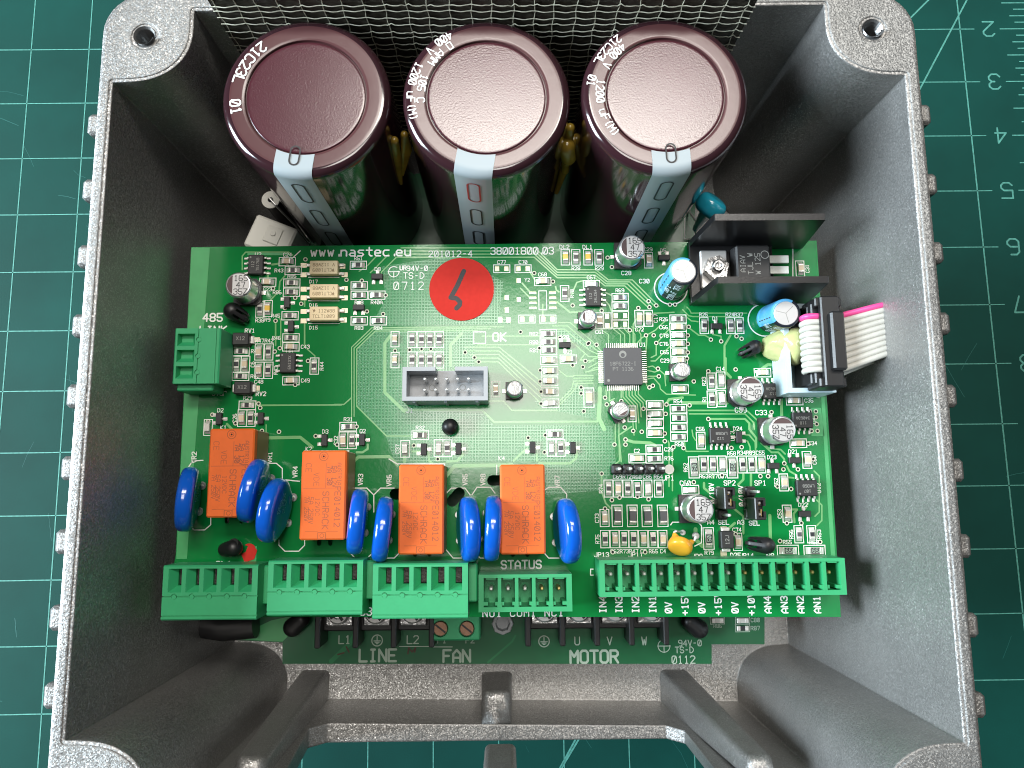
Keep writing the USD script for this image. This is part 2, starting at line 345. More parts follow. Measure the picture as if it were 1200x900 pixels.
# ================================================================== HOUSING
hs = thing('inverter_housing', 'deep grey cast aluminium housing with open top holding the circuit boards', 'housing')
ZR, ZF = 32.0, -49.0
CX, CY = 1.9, 20.0
def lobe(cx, cy, sx, sy):
    """rounded corner boss: the outline from its side wall to its end wall; sx, sy point to the corner"""
    from scipy.interpolate import CubicSpline
    k = np.array([(16.2, 0), (12.6, .12), (9.2, .55), (6, 1.7), (3.2, 3.7), (1.2, 6.5), (.2, 9.6), (0, 12.8), (0, 16.3)])
    pts = CubicSpline(np.r_[0, np.cumsum(np.linalg.norm(np.diff(k, axis=0), axis=1))], k)(np.linspace(0, np.linalg.norm(np.diff(k, axis=0), axis=1).sum(), 30))
    return [(cx + sx * (p[0]), cy + sy * (p[1])) for p in pts]
xl, xr, yb, yt = -81.8, 85.5, -61.6, 101.6
tl = lobe(xl + 16.2, 85.3, -1, 1); tr = lobe(xr - 16.2, 86.5, 1, 1); bl = lobe(xl + 16.2, -45.3, -1, -1); br = lobe(xr - 16.2, -47.5, 1, -1)
cav = tl + tr[::-1] + br + bl[::-1]
outer = Polygon([(-84.5, -66), (88.4, -66), (88.4, 105.5), (-84.5, 105.5)]).buffer(-9).buffer(9, quad_segs=8)
cavp = Polygon(cav).buffer(-.01)
if not cavp.exterior.is_ccw: cavp = Polygon(list(cavp.exterior.coords)[::-1])
def loft(poly, z0, z1, s0, s1):
    cs = m3.CrossSection([(np.array(poly.exterior.coords)[:-1] - (CX, CY)) * s0], m3.FillRule.EvenOdd)
    return m3.Manifold.extrude(cs, z1 - z0, 0, 0, (s1 / s0, s1 / s0)).translate((CX, CY, z0))
body = loft(outer, ZF - 4, ZR, .985, 1.0)
cavity = loft(cavp, ZF, ZR + 1, .975, 1.0)
body = body - cavity
body = body - prism(Polygon([(-51, -24), (-47, -28), (42, -28), (46, -24), (47, 3), (-49, 3)]), 0, 30).rotate((90, 0, 0)).translate((0, -54, 0))
holes = [(-75.6, 95.6), (79.3, 97.0), (-75.6, -56), (79.3, -57.5)]
for hx, hy in holes: body = body - m3.Manifold.cylinder(40, 2.25, 2.25, 28).translate((hx, hy, -4))
assert body.num_tri() > 100, 'no shell'
shell = put(hs, 'shell', body, 'cast_aluminium', 35)
# top faces of the rim are ground brighter: one sheet standing 0.15 mm proud
rim = outer.difference(cavp.buffer(.35))
for hx, hy in holes: rim = rim.difference(Point(hx, hy).buffer(2.6, quad_segs=8))
put(hs, 'rim', slab(rim.buffer(-.3).buffer(.0), ZR - .1, ZR + .15), 'cast_rim', 30, label='bright ground top face of the housing rim')
for hx, hy in holes:
    prof = []
    for k in range(14): prof += [(2.25, ZR + .1 - k * .9), (1.85, ZR + .1 - k * .9 - .45)]
    prof = prof[::-1]
    a = np.arange(24) * 2 * math.pi / 24; v, f = [], []
    for i, (r, z) in enumerate(prof): v += [(hx + r * math.cos(t), hy + r * math.sin(t), z + .9 * t / (2 * math.pi)) for t in a]
    for i in range(len(prof) - 1):
        for j in range(23): f += [(i * 24 + j, (i + 1) * 24 + j, i * 24 + j + 1), (i * 24 + j + 1, (i + 1) * 24 + j, (i + 1) * 24 + j + 1)]
    put(hs, 'screw_thread', (np.array(v), np.array(f)), 'thread_steel', False)
# outside ribs whose ends show past the rim
for k in range(9):
    y = np.interp(k, range(9), [P(112, q, ZR)[1] for q in (143, 220, 298, 380, 463, 548, 635, 725, 817)])
    put(hs, 'outer_rib', cb(-85.3, y, -50, 3.4, 4.7, ZR + 49.4, .7), 'cast_rim')
    y = np.interp(k, range(9), [P(1100, q, ZR)[1] for q in (130, 212, 293, 377, 463, 551, 641, 735, 830)])
    put(hs, 'outer_rib', cb(89.3, y, -50, 3.6, 4.6, ZR + 49.0, .7), 'cast_rim')
def hull2(b, t):
    return m3.Manifold.hull_points(np.array([(x, y, z) for (x0, x1, y0, y1, z) in (b, t) for x in (x0, x1) for y in (y0, y1)], float))
def rib(b, t, r):
    pts = []
    for (x0, x1, y0, y1, z), q in ((b, r), (t, r)):
        for i in range(5):
            a = math.pi / 2 * i / 4
            pts += [(x0 + q - q * math.cos(a), y1 - q + q * math.sin(a), z), (x1 - q + q * math.cos(a), y1 - q + q * math.sin(a), z)]
        pts += [(x0, y0, z), (x1, y0, z)]
    x0, x1, y0, y1, z = t
    for i in range(1, 5):
        a = math.pi / 2 * i / 4; dz, dy = 2 * math.sin(a), 2 * (1 - math.cos(a))
        pts += [(x0 + r + .5 * dy, y1 - dy - .2 * r, z + dz), (x1 - r - .5 * dy, y1 - dy - .2 * r, z + dz)]
    pts += [(x0, y0, z + 2), (x1, y0, z + 2)]
    return m3.Manifold.hull_points(np.array(pts, float))
put(hs, 'inner_rib', rib((-60.3, -51.7, -62, -51.6, ZF), (-59.2, -52.3, -62, -57.0, 5), 1.4), 'cast_aluminium', 40)
put(hs, 'inner_rib', rib((45.0, 53.2, -62, -52.6, ZF), (51.8, 58.3, -62, -58.0, 5), 1.4), 'cast_aluminium', 40)
put(hs, 'inner_rib', cat(rib((-7.2, 1.6, -61, -52.6, ZF), (-6.6, 1.2, -61, -52.8, -30), 1.2)), 'cast_aluminium', 40, label='short inner rib rising from the housing floor to the sill')
put(hs, 'hanging_tab', m3.Manifold.batch_hull([m3.Manifold.sphere(1.3, 16).translate((x, y, z)) for x in (-3.8, .8) for (y, z) in ((-59.3, -3), (-59.3, 22), (-63, -2.5), (-63, 22))]), 'cast_aluminium', 40)
# heat-sink fins below the floor
for k in range(16):
    put(hs, 'heat_sink_fin', bx(-78 + k * 10.6, -75 + k * 10.6, -56, 96, ZM + .5, ZF - 4.2), 'cast_aluminium', False)

# woven sheet against the back wall
ws = thing('woven_insulation_sheet', 'black woven sheet with pale wavy threads standing against the back wall of the housing', 'insulation sheet')
X0, X1, YW = -60.3, 52.8, 99.6
put(ws, 'backing', cb((X0 + X1) / 2, YW + .5, -28, X1 - X0, .6, 70, 0), 'mesh_black', False)
rs = np.random.RandomState(3)
for k in range(26):
    x = X0 + .8 + k * 4.42 + rs.uniform(-.3, .3); zz = np.linspace(-24, 41, 40)
    put(ws, 'thread', tube(np.c_[x + .15 * np.sin(zz * .9 + k) + .0 * zz, np.full(40, YW + .05) - .12 * np.sin(zz * 1.8 + k), zz], .11, 5), 'thread', True)
for k in range(30):
    z0 = 41 - k * 2.2 + rs.uniform(-.5, .5); xx = np.linspace(X0, X1, 150)
    ph = (xx - X0 - .8) / 4.42; d = ph - np.round(ph) ; kink = np.exp(-(d * 5) ** 2) * np.sin(d * 18) * .55 * (rs.uniform(0, 1) > .2)
    sel = rs.uniform(.2, 1, 40)[np.round(ph).astype(int) % 40]
    put(ws, 'cross_thread', tube(np.c_[xx, YW - .25 + .15 * np.cos(ph * 2 * math.pi), z0 + kink * sel + .25 * np.sin(xx * .05 + k) + .1 * np.sin(xx * .4 + k * 2)], .125, 5), 'thread', True)

# ================================================================== three large capacitors
ZT, ZL = 33.0, -29.0                        # capacitor tops; top of the lower board
def ring_text(text, rc, h, a0, c, z, tall=1.0, adv=1.25):
    """lettering that runs counter-clockwise round the top of a capacitor, feet outwards"""
    pl, width = strokes(text, h, adv=adv); out = []
    for p in pl:
        q = []
        for (x0, y0), (x1, y1) in zip(p[:-1], p[1:]):
            for t in np.linspace(0, 1, 4)[:-1]: q.append((x0 + (x1 - x0) * t, y0 + (y1 - y0) * t))
        q.append(p[-1])
        out.append(stroke([(c[0] + (rc + h / 2 * tall - y * tall) * math.cos(math.radians(a0) + x / rc), c[1] + (rc + h / 2 * tall - y * tall) * math.sin(math.radians(a0) + x / rc)) for x, y in q], h * .17))
    return flat(unary_union(out), z)
def oval(w, h, t): 
    o = LineString([(0, -h / 2 + w / 2), (0, h / 2 - w / 2)]).buffer(w / 2, quad_segs=6)
    return o.difference(o.buffer(-t))
def big_cap(px, py, stripe_px, label, texts, ovals):
    c = P(px, py, ZT); R = 17.6
    t = thing('large_capacitor', label, 'capacitor', 'large capacitors along the back wall')
    prof = [(R, ZL), (R, ZT - 2.6)] + [(R - 1.7 + 1.7 * math.cos(a), ZT - 1.7 + 1.7 * math.sin(a)) for a in np.linspace(0, math.pi / 2, 7)]
    prof += [(R - 2.4, ZT + .02), (12.7, ZT - .25)]
    v, f = lathe(prof, 96, (c[0], c[1], 0)); f = f[:-96 * 2]
    put(t, 'sleeve', (v, f), 'cap_sleeve', 40)
    v, f = lathe([(R - 1.75, ZT + .03), (R - 2.0, ZT + .05), (R - 2.3, ZT + .06), (13.3, ZT + .02), (13.05, ZT + .01), (12.75, ZT - .1), (12.6, ZT - .7), (12.0, ZT - .7)], 96, (c[0], c[1], 0)); f = f[:-96 * 2]
    put(t, 'top_ring', (v, f), 'cap_ring', 40)
    put(t, 'top_disc', lathe([(12.42, ZT - .75), (12.36, ZT - .4), (12.2, ZT - .32), (11.95, ZT - .3), (11.7, ZT - .3), (0.02, ZT - .3)], 96, (c[0], c[1], 0)), 'cap_disc', 40)
    d = P(*stripe_px, ZT) - c; ang = math.degrees(math.atan2(d[1], d[0]))
    # stripe: wraps over the shoulder of the sleeve
    rows = [(12.9, ZT + .06)] + [(R - 2.2, ZT + .14)] + [(R - 1.7 + 1.78 * math.cos(a), ZT - 1.7 + 1.78 * math.sin(a)) for a in np.linspace(math.pi / 2 - .1, 0, 7)] + [(R + .07, ZT - 3), (R + .07, ZL)]
    v, f = [], []; hw = 4.05
    for r, z in rows:
        for k in range(9):
            a = math.radians(ang) + (k / 4 - 1) * hw / r; v.append((c[0] + r * math.cos(a), c[1] + r * math.sin(a), z))
    for i in range(len(rows) - 1):
        for k in range(8): f += [(i * 9 + k, (i + 1) * 9 + k, i * 9 + k + 1), (i * 9 + k + 1, (i + 1) * 9 + k, (i + 1) * 9 + k + 1)]
    st = put(t, 'stripe', (np.array(v), np.array(f)), 'cap_stripe', True, label='pale grey polarity stripe running down the sleeve')
    for k in range(4):
        g = flat(oval(3.0, 10.2, .38)); z0 = ZT - 8.9 - 14.6 * k
        vv, ff = g; seg = trimesh.Trimesh(*g, process=False).subdivide(); vv, ff = np.array(seg.vertices), np.array(seg.faces)
        a = math.radians(ang) + vv[:, 0] / R
        put(st, 'printed_oval', (np.c_[c[0] + (R + .14) * np.cos(a), c[1] + (R + .14) * np.sin(a), z0 + vv[:, 1]], ff), 'cap_red' if (k == 0 and ovals == 'red') else 'print_black', True)
    if ovals != 'red':
        a = math.radians(ang); g = flat(oval(2.3, 4.4, .34)); 
        put(st, 'printed_oval', mv(g, (c[0] + 13.2 * math.cos(a), c[1] + 13.2 * math.sin(a), ZT + .2), rz=ang - 90), 'print_black', False)
    for text, r, h, a0 in texts: put(t, 'printed_text', ring_text(text, r, h, a0, c, ZT + (.12 if r < 15.3 else .1)), 'cap_print', False)
    # printing on the sleeve's side
    return c
c1 = big_cap(358, 113, (346, 180), 'dark maroon can capacitor at the left, its printed code alone on the top ring', [('21C23L  01', 14.55, 2.1, 128)], 'o')
c2 = big_cap(570, 113, (558, 180), 'dark maroon can capacitor in the middle with a red oval on its grey stripe', [('# AMM  105 C', 13.7, 1.55, 122), ('400 V  1200 uF(M)', 15.75, 1.6, 118)], 'red')
c3 = big_cap(780, 110, (786, 178), 'dark maroon can capacitor at the right, beside the teal disc and black heat sink', [('400 V  1200 uF(M)', 13.75, 1.6, 128), ('21C23L  01', 15.75, 1.6, 126)], 'o')
def blob(pts, fac=1.0):
    return m3.Manifold.batch_hull([m3.Manifold.sphere(r, 16).translate(tuple(p)) for p, r in pts])
g1 = P3(468, 165, 22)
put('/World', 'hot_glue', cat(blob([(P3(462, 165, 24), 1.0), (P3(466, 190, 15), 1.1), (P3(470, 215, 6), .4)]), blob([(P3(474, 158, 24), .9), (P3(478, 175, 18), 1.0), (P3(472, 205, 10), .3)]), blob([(P3(456, 160, 20), 1.0), (P3(455, 190, 8), .8)])), 'glue_amber', 60, label='amber glue strands hanging between the left and middle capacitors', category='glue')
put('/World', 'hot_glue', cat(blob([(P3(664, 172, 20), 2.0), (P3(666, 184, 16), 1.9)]), blob([(P3(668, 150, 24), 1.1), (P3(662, 200, 9), 1.0)]), blob([(P3(672, 165, 16), 1.6), (P3(652, 225, 0), .6)])), 'glue_amber', 60, label='shiny amber glue lump between the middle and right capacitors', category='glue')

# ================================================================== lower circuit board
lb = thing('power_board', 'lower green power board lettered LINE, FAN and MOTOR under the main board', 'circuit board')
LP = lambda px, py, z=ZL: P(px, py, z)
pl = [LP(275, 750), LP(331, 753), LP(331, 778), LP(834, 778), LP(834, 755), LP(896, 755), LP(896, 722), (69.5, 40), LP(812, 300), LP(815, 236), (50, 92), (-56, 92), (-58, 40), (-74, 40), LP(277, 735)]
lpoly = Polygon([tuple(p) for p in pl])
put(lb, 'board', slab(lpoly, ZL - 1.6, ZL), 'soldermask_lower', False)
put(lb, 'bare_corner', flat(Polygon([tuple(LP(*q)) for q in ((276, 749), (286, 742), (318, 727), (342, 722), (338, 745), (331, 752))]), ZL + .04), 'bare_laminate', False)
zs = ZL + .08
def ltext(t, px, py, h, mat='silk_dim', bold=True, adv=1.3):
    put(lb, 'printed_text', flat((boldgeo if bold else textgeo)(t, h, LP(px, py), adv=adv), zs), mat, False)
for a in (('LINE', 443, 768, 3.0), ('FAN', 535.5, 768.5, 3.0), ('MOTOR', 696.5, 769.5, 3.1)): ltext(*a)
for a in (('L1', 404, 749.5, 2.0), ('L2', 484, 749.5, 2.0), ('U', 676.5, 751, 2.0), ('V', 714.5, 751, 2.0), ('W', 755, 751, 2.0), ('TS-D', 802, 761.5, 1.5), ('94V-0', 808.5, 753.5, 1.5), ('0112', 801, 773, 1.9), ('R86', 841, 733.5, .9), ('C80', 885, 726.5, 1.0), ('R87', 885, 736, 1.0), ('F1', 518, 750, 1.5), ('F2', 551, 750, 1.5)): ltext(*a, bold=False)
def earth(px, py, z):
    c = P(px, py, z); k = 1.05; e = Point(*c).buffer(1.55).difference(Point(*c).buffer(1.27)); u = [e]
    for (a, b) in (((0, 1), (0, -.1)), ((-.8, -.1), (.8, -.1)), ((-.5, -.45), (.5, -.45)), ((-.22, -.78), (.22, -.78))): u.append(stroke([c + np.array(a) * k, c + np.array(b) * k], .26))
    return unary_union(u)
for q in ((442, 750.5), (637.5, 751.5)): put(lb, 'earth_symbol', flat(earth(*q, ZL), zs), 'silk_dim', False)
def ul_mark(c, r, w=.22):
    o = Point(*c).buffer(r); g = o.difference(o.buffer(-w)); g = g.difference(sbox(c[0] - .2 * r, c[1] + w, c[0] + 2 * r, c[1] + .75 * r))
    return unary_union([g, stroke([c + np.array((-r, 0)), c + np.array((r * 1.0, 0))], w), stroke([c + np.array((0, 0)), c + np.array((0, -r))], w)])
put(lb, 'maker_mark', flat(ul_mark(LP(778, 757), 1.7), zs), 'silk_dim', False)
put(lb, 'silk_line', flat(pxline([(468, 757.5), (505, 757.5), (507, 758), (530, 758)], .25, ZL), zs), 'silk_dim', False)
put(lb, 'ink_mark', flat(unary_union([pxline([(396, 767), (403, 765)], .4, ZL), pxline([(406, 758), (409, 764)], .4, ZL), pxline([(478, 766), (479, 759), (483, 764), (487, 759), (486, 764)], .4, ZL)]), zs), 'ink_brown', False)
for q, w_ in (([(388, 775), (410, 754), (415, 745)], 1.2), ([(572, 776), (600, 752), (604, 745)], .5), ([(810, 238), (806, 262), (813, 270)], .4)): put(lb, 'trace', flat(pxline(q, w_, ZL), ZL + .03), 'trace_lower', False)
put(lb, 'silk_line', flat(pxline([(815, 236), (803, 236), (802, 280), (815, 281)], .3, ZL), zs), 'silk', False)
# barrier terminals: black comb with clamp plates and screws
def barrier(pxs, py, label):
    xs = [P(p, py, ZL + 6)[0] for p in pxs]; y0 = P(600, py, ZL + 6)[1]; pitch = xs[1] - xs[0]; n = len(xs)
    b = put(lb, 'barrier_terminal', cat([cb((xs[0] + xs[-1]) / 2, y0 + 5.4, ZL, pitch * n + 1.4, 8.6, 4.4, .3)] + [cb(xs[0] - pitch / 2 + k * pitch, y0 + 4.0, ZL, 1.4, 12.8, 9.0, .25) for k in range(n + 1)] + [cb((xs[0] + xs[-1]) / 2, y0 + 10.4, ZL, pitch * n + 1.4, 1.4, 9, .3)]), 'plastic_black', 30, label=label)
    for x in xs:
        put(b, 'clamp_plate', cb(x, y0 + 6.0, ZL + 4.4, 7.2, 7.0, 1.4, .35), 'bolt')
        s = put(b, 'screw', lathe([(3.0, ZL + 5.8), (3.0, ZL + 7.2), (2.5, ZL + 7.9), (1.6, ZL + 7.9), (1.4, ZL + 7.2), (.02, ZL + 7.1)], 24, (x, y0 + 6.2, 0)), 'tinned')
        put(s, 'slot', cat(mv(bx(-2.3, 2.3, -.35, .35, 0, .35), (x, y0 + 6.2, ZL + 7.65), rz=35), mv(bx(-.35, .35, -2.3, 2.3, 0, .35), (x, y0 + 6.2, ZL + 7.66), rz=35)), 'print_black', False)
barrier([397, 441, 484], 744, 'black barrier terminal with three clamps above the word LINE')
barrier([638.5, 678.5, 721, 763.5], 744, 'black barrier terminal with four clamps above the word MOTOR')
c = P(531, 738, ZL + 9)
fb = put(lb, 'screw_terminal', man(cb(c[0] + .9, c[1] + 1.5, ZL, 12.2, 8.4, 9, .4)) - m3.Manifold.cylinder(3, 2.1, 2.1, 24).translate((P(516, 737, ZL + 9)[0], P(516, 737, ZL + 9)[1], ZL + 7.6)) - m3.Manifold.cylinder(3, 2.1, 2.1, 24).translate((P(547, 737, ZL + 9)[0], P(547, 737, ZL + 9)[1], ZL + 7.6)), 'header_green', 30, label='two-way green screw terminal above the word FAN')
for q in (516, 547):
    a = P(q, 737, ZL + 9); s = put(fb, 'screw', cyl(a, 1.85, ZL + 7.5, ZL + 8.7, 24, .15), 'copper_screw')
    put(s, 'slot', mv(bx(-1.6, 1.6, -.22, .22, 0, .12), (a[0], a[1], ZL + 8.66), rz=-38), 'print_black', False)
a = P(589, 731, ZL + 2)
put(lb, 'spacer_ring', lathe([(2.9, ZL), (2.9, ZL + 2), (2.7, ZL + 2.2), (2.0, ZL + 2.2), (1.7, ZL + .4), (.02, ZL + .3)], 8, (*a, 0)), 'plastic_grey', 20, label='grey faceted spacer ring between FAN and MOTOR terminals')
# small parts on the lower board
for q in ((840.5, 727), (870, 727), (870, 736)):
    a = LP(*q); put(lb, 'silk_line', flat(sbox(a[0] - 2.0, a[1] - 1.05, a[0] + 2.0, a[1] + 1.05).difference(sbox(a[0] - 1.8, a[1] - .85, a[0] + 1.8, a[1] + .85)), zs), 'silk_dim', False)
    b = put(lb, 'chip_part', cb(*a, ZL, 1.2, 1.2, .5), 'film' if q[1] > 730 else 'ceramic', False); put(b, 'end_cap', cat(cb(a[0] - 1.1, a[1], ZL, 1.0, 1.3, .52, .1), cb(a[0] + 1.1, a[1], ZL, 1.0, 1.3, .52, .1)), 'solder')
def disc(c, r, th, sq=2.6, n=40):
    """rounded disc, axis x"""
    v, f = lathe([(max(.02, r - th / 2 + th / 2 * math.copysign(abs(math.cos(a)) ** (2 / sq), math.cos(a))) if abs(a) < 1.57 else .02, th / 2 * math.copysign(abs(math.sin(a)) ** (2 / sq), math.sin(a))) for a in np.linspace(-math.pi / 2, math.pi / 2, 17)], n)
    return v[:, [2, 0, 1]], f
a = P3(829, 246, -10)
td = put(lb, 'disc_capacitor', m3.Manifold.batch_hull([man(mv(disc(0, 4.1, 5.2), a + (.3, .2, 2), R=rot('z', 50) @ rot('y', -35)))]) + blob([(a, 1.8), (P3(815, 268, -24), .9)]), 'disc_teal', 60, label='teal disc capacitor standing beside the right large capacitor')
put(td, 'lead', cat(tube([P3(807, 241, ZL), P3(809, 250, ZL + 3), P3(818, 262, -20)], .3), tube([P3(816, 285, ZL), P3(815, 268, -23)], .3), cyl(P(806, 240, ZL), .9, ZL, ZL + .5, 12, .2)), 'tinned')
a = P(317, 268, -10)
wc = put(lb, 'power_connector', m3.Manifold.batch_hull([man(mv(cb(0, 0, -18, 11.5, 9, 19, .5), (*P(318, 279, -8), -8), rz=-22))]), 'plastic_white', 30, label='white plastic connector peeping out behind the top edge of the main board')
b = P(318, 276, -8); put(wc, 'latch', cat(mv(cb(0, 0, 0, 4.0, 4.4, .35, .1), (b[0] + .8, b[1] - .3, -6.95), rz=-22), cyl((b[0] + .9, b[1] + .1), .75, -7, -6.3, 16, .1)), 'plastic_white')
a, b = P3(317, 234, -6), P3(356, 287, ZL)
tu = put(lb, 'upright_part', cat(tube([a - (0, 0, .6), b], 2.0, 14)), 'plastic_black', 40, label='black tubular part leaning by the left large capacitor')
put(tu, 'washer', cat(lathe([(2.3, a[2] - .3), (2.3, a[2]), (.7, a[2]), (.7, a[2] - .3)], 28, (a[0], a[1], 0))), 'plastic_white')
put(tu, 'lead', tube([a + (0, 0, -.2), a + (.2, 0, 1.0), a + (1.4, -1.6, .6), (a + b) / 2 + (2.2, -.8, 0), b + (2.0, 0, 0)], .3), 'tinned')
put(lb, 'coil', cat(tube([P3(236, 733, -27), P3(262, 737, -26), P3(300, 733, -26)], 3.2, 14)), 'plastic_black', 40, label='black cylindrical part lying under the leftmost front plug')

# ================================================================== main circuit board
mb = thing('control_board', 'large green control board crowded with parts, orange relays and blue varistors', 'circuit board')
bp = lambda px, py, z=0.0: P(px, py, z)
corners = [bp(*q) for q in ((224, 289.5), (957, 282), (985.5, 723), (192.5, 723), (206, 650))]
bpoly = Polygon([tuple(q) for q in corners])
slots = [LineString([tuple(bp(530, 587)), tuple(bp(538, 578))]).buffer(1.35), LineString([tuple(bp(577, 563)), tuple(bp(586, 563))]).buffer(1.25), LineString([tuple(bp(463, 579)), tuple(bp(472, 579))]).buffer(1.3)]
for q in ((266, 611), (283, 611), (374, 637), (387, 637), (486.5, 650), (503, 650), (601, 650), (618, 650)): slots.append(LineString([tuple(bp(*q)), tuple(bp(q[0], q[1] - 6))]).buffer(.5))
holes_ = unary_union(slots)
put(mb, 'board', slab(bpoly.difference(holes_), -1.6, 0), 'soldermask', False)
put(mb, 'edge_strip', flat(Polygon([tuple(bp(*q)) for q in ((224.5, 290.2), (246, 290.2), (219, 655), (206.5, 655))]), .02), 'bare_laminate', False)
for q in (((290, 296.5), (340, 296.5), (340, 299), (290, 299)), ((310, 519), (315, 519), (313.5, 545), (308, 560)), ((293, 640), (301, 640), (300, 662), (292, 662)), ((950, 478), (962, 478), (966, 511), (951, 511)), ((962, 462), (966, 462), (979, 655), (974, 655))):
    put(mb, 'edge_strip', flat(Polygon([tuple(bp(*p)) for p in q]), .02), 'bare_laminate', False)
# hatched copper under the mask
pours = [[(447, 312), (530, 300), (590, 330), (585, 368), (600, 380), (452, 382), (440, 372), (452, 350)], [(418, 408), (440, 386), (556, 386), (556, 470), (475, 481), (566, 484), (579, 499), (598, 498), (700, 498), (718, 500), (722, 546), (702, 575), (640, 580), (640, 541), (590, 541), (462, 541), (452, 510), (418, 477)], [(604, 441), (632, 477), (690, 490), (698, 492), (698, 456), (672, 450), (655, 470), (604, 470)], [(646, 385), (662, 385), (690, 400), (700, 406), (690, 410), (660, 395), (640, 388)]]
put(mb, 'hatched_copper', flat(unary_union([Polygon([tuple(bp(*p)) for p in q]).buffer(.0) for q in pours]).difference(holes_), .012), 'hatched_copper', False)
# ---- traces
TR, VIA0 = [], []
def tr(pts, w=.42): TR.append(pxline(pts, w))
def bundle(a, b, n, w=.3):
    for k in range(n):
        t = k / max(n - 1, 1); tr([((1 - t) * p[0] + t * q[0], (1 - t) * p[1] + t * q[1]) for p, q in zip(a, b)], w)
bundle([(470, 290.5), (627, 290.5), (653, 316), (698, 316), (713, 328), (741, 328), (772, 359)], [(464, 301.5), (626, 301.5), (653, 325.5), (697, 325.5), (709, 335), (732, 335), (758, 359)], 4)
bundle([(447, 294), (431, 311), (421, 318), (421, 330)], [(464, 302), (447, 319), (447, 321)], 3)
bundle([(412, 500), (412, 407), (436, 384), (590, 383)], [(418, 476), (418, 409), (440, 388), (560, 387.5)], 3, .26)
tr([(418, 476), (453, 511), (484, 511)], .3); tr([(412, 466), (403, 474), (392, 474)], .3)
tr([(458, 393), (451, 402), (451, 460), (474, 482)], .75); tr([(541, 391), (528, 404), (528, 428)], .75)
tr([(474, 480.5), (565, 480.5), (579, 494.5), (700, 494), (702, 455)], .45)
tr([(653, 481), (626, 481), (600, 481), (590, 470), (573, 470)], .35)
tr([(703, 455), (702, 490), (708, 503)], 1.0)
bundle([(545, 407), (585, 407), (634, 447)], [(557, 424), (584, 424), (634, 473)], 5, .3)
bundle([(565, 394), (640, 394)], [(560, 404), (632, 404)], 2, .3)
bundle([(655, 378), (668, 378), (694, 400), (706, 413)], [(640, 386), (662, 386), (690, 410), (706, 418)], 3, .26)
bundle([(807, 481), (875, 481), (888, 493), (888, 500)], [(808, 485), (873, 485), (883, 495), (884, 503)], 2, .35)
tr([(800, 472), (852, 472)], .8); tr([(830, 491), (873, 491), (878, 496), (878, 503), (886, 513), (886, 524)], .5); tr([(850, 420), (850, 436), (856, 442)], .7); tr([(856, 393), (849, 405), (849, 430)], .5)
tr([(870, 509), (878, 510), (885, 518), (886, 540)], .35); tr([(869, 515), (876, 517), (879, 524), (879, 532)], .35); tr([(892, 519), (904, 530), (912, 530), (919, 538), (919, 542)], .45); tr([(895, 519), (900, 525), (915, 527), (920, 532)], .4)
tr([(893, 432), (900, 427), (910, 428), (915, 434), (916, 488)], .7); tr([(802, 521), (804, 529), (830, 529)], .3); tr([(811, 504), (812, 511), (815, 516)], .3); tr([(801, 510), (803, 525)], .3)
tr([(871, 556), (871, 562), (865, 568)], .55); tr([(880, 556), (880, 570)], .55); tr([(825, 566), (825, 572), (831, 577)], .55); tr([(835, 556), (836, 560)], .55); tr([(860, 596), (871, 605), (871, 625)], .5); tr([(902, 604), (903, 636)], .75); tr([(815, 620), (815, 632), (823, 640)], .9); tr([(853, 620), (861, 613)], .6)
tr([(954, 552), (960, 558), (960, 600), (955, 605)], .35); tr([(957, 586), (963, 592), (963, 610), (955, 618)], .35); tr([(925, 597), (934, 597), (930, 602), (931, 612)], .5); tr([(917, 559), (930, 560)], .4); tr([(944, 596), (947, 590)], .35); tr([(922, 546), (925, 552), (932, 556)], .45)
tr([(284, 316), (284, 300), (288, 295.5), (338, 295.5), (343, 299)], .35); tr([(302, 475), (400, 474.5)], .4); tr([(302, 523), (314, 513), (352, 512.5), (366, 524)], .75); tr([(312, 498), (312, 507), (306, 512)], .35); tr([(266, 497), (272, 503)], .6); tr([(410, 545), (420, 535.5), (456, 535), (466, 545)], .75); tr([(431, 521), (431, 526), (425, 530), (418, 530)], .5)
tr([(502, 530), (503, 540), (509, 545)], .5); tr([(543, 532), (536, 540), (524, 541)], .55); tr([(521, 560), (533, 546), (600, 545)], .9); tr([(602, 540), (612, 530), (618, 526)], .5); tr([(676, 530), (675, 537), (668, 543), (632, 543)], .6); tr([(629, 532), (629, 540)], .4); tr([(483, 529), (494, 529)], .5); tr([(474, 532), (474, 541)], .8)
tr([(323, 377), (323, 405)], .35); tr([(326, 371), (329, 375), (329, 407)], .3); tr([(357, 352), (357, 359)], .35); tr([(357, 376), (357, 407)], .35); tr([(317, 352), (327, 341), (328, 330), (335, 322)], .35); tr([(314, 326), (314, 319)], .5); tr([(306, 343), (306, 352)], .5); tr([(360, 409), (369, 417), (369, 421)], .3); tr([(319, 310), (327, 309)], .5)
tr([(805, 360), (808, 363), (810, 367), (875, 367)], .3); tr([(800, 363), (807, 370), (812, 371), (868, 371)], .3); tr([(803, 370), (810, 376), (818, 377)], .3); tr([(803, 381), (819, 393), (826, 393), (833, 397)], .35); tr([(835, 392), (845, 394), (845, 400)], .3)
tr([(661, 393), (690, 418), (705, 418)], .3); tr([(686, 414), (680, 422), (696, 423)], .3); tr([(670, 345), (676, 331), (683, 329), (697, 329)], .35); tr([(653, 354), (668, 366), (692, 366)], .45); tr([(655, 342), (652, 340), (651, 336)], .4); tr([(636, 357), (636, 370)], .4); tr([(620, 317), (628, 330)], .35); tr([(612, 332), (620, 341)], .4); tr([(610, 338), (620, 348)], .35); tr([(710, 343), (716, 346)], .35); tr([(710, 353), (714, 358), (717, 366)], .35)
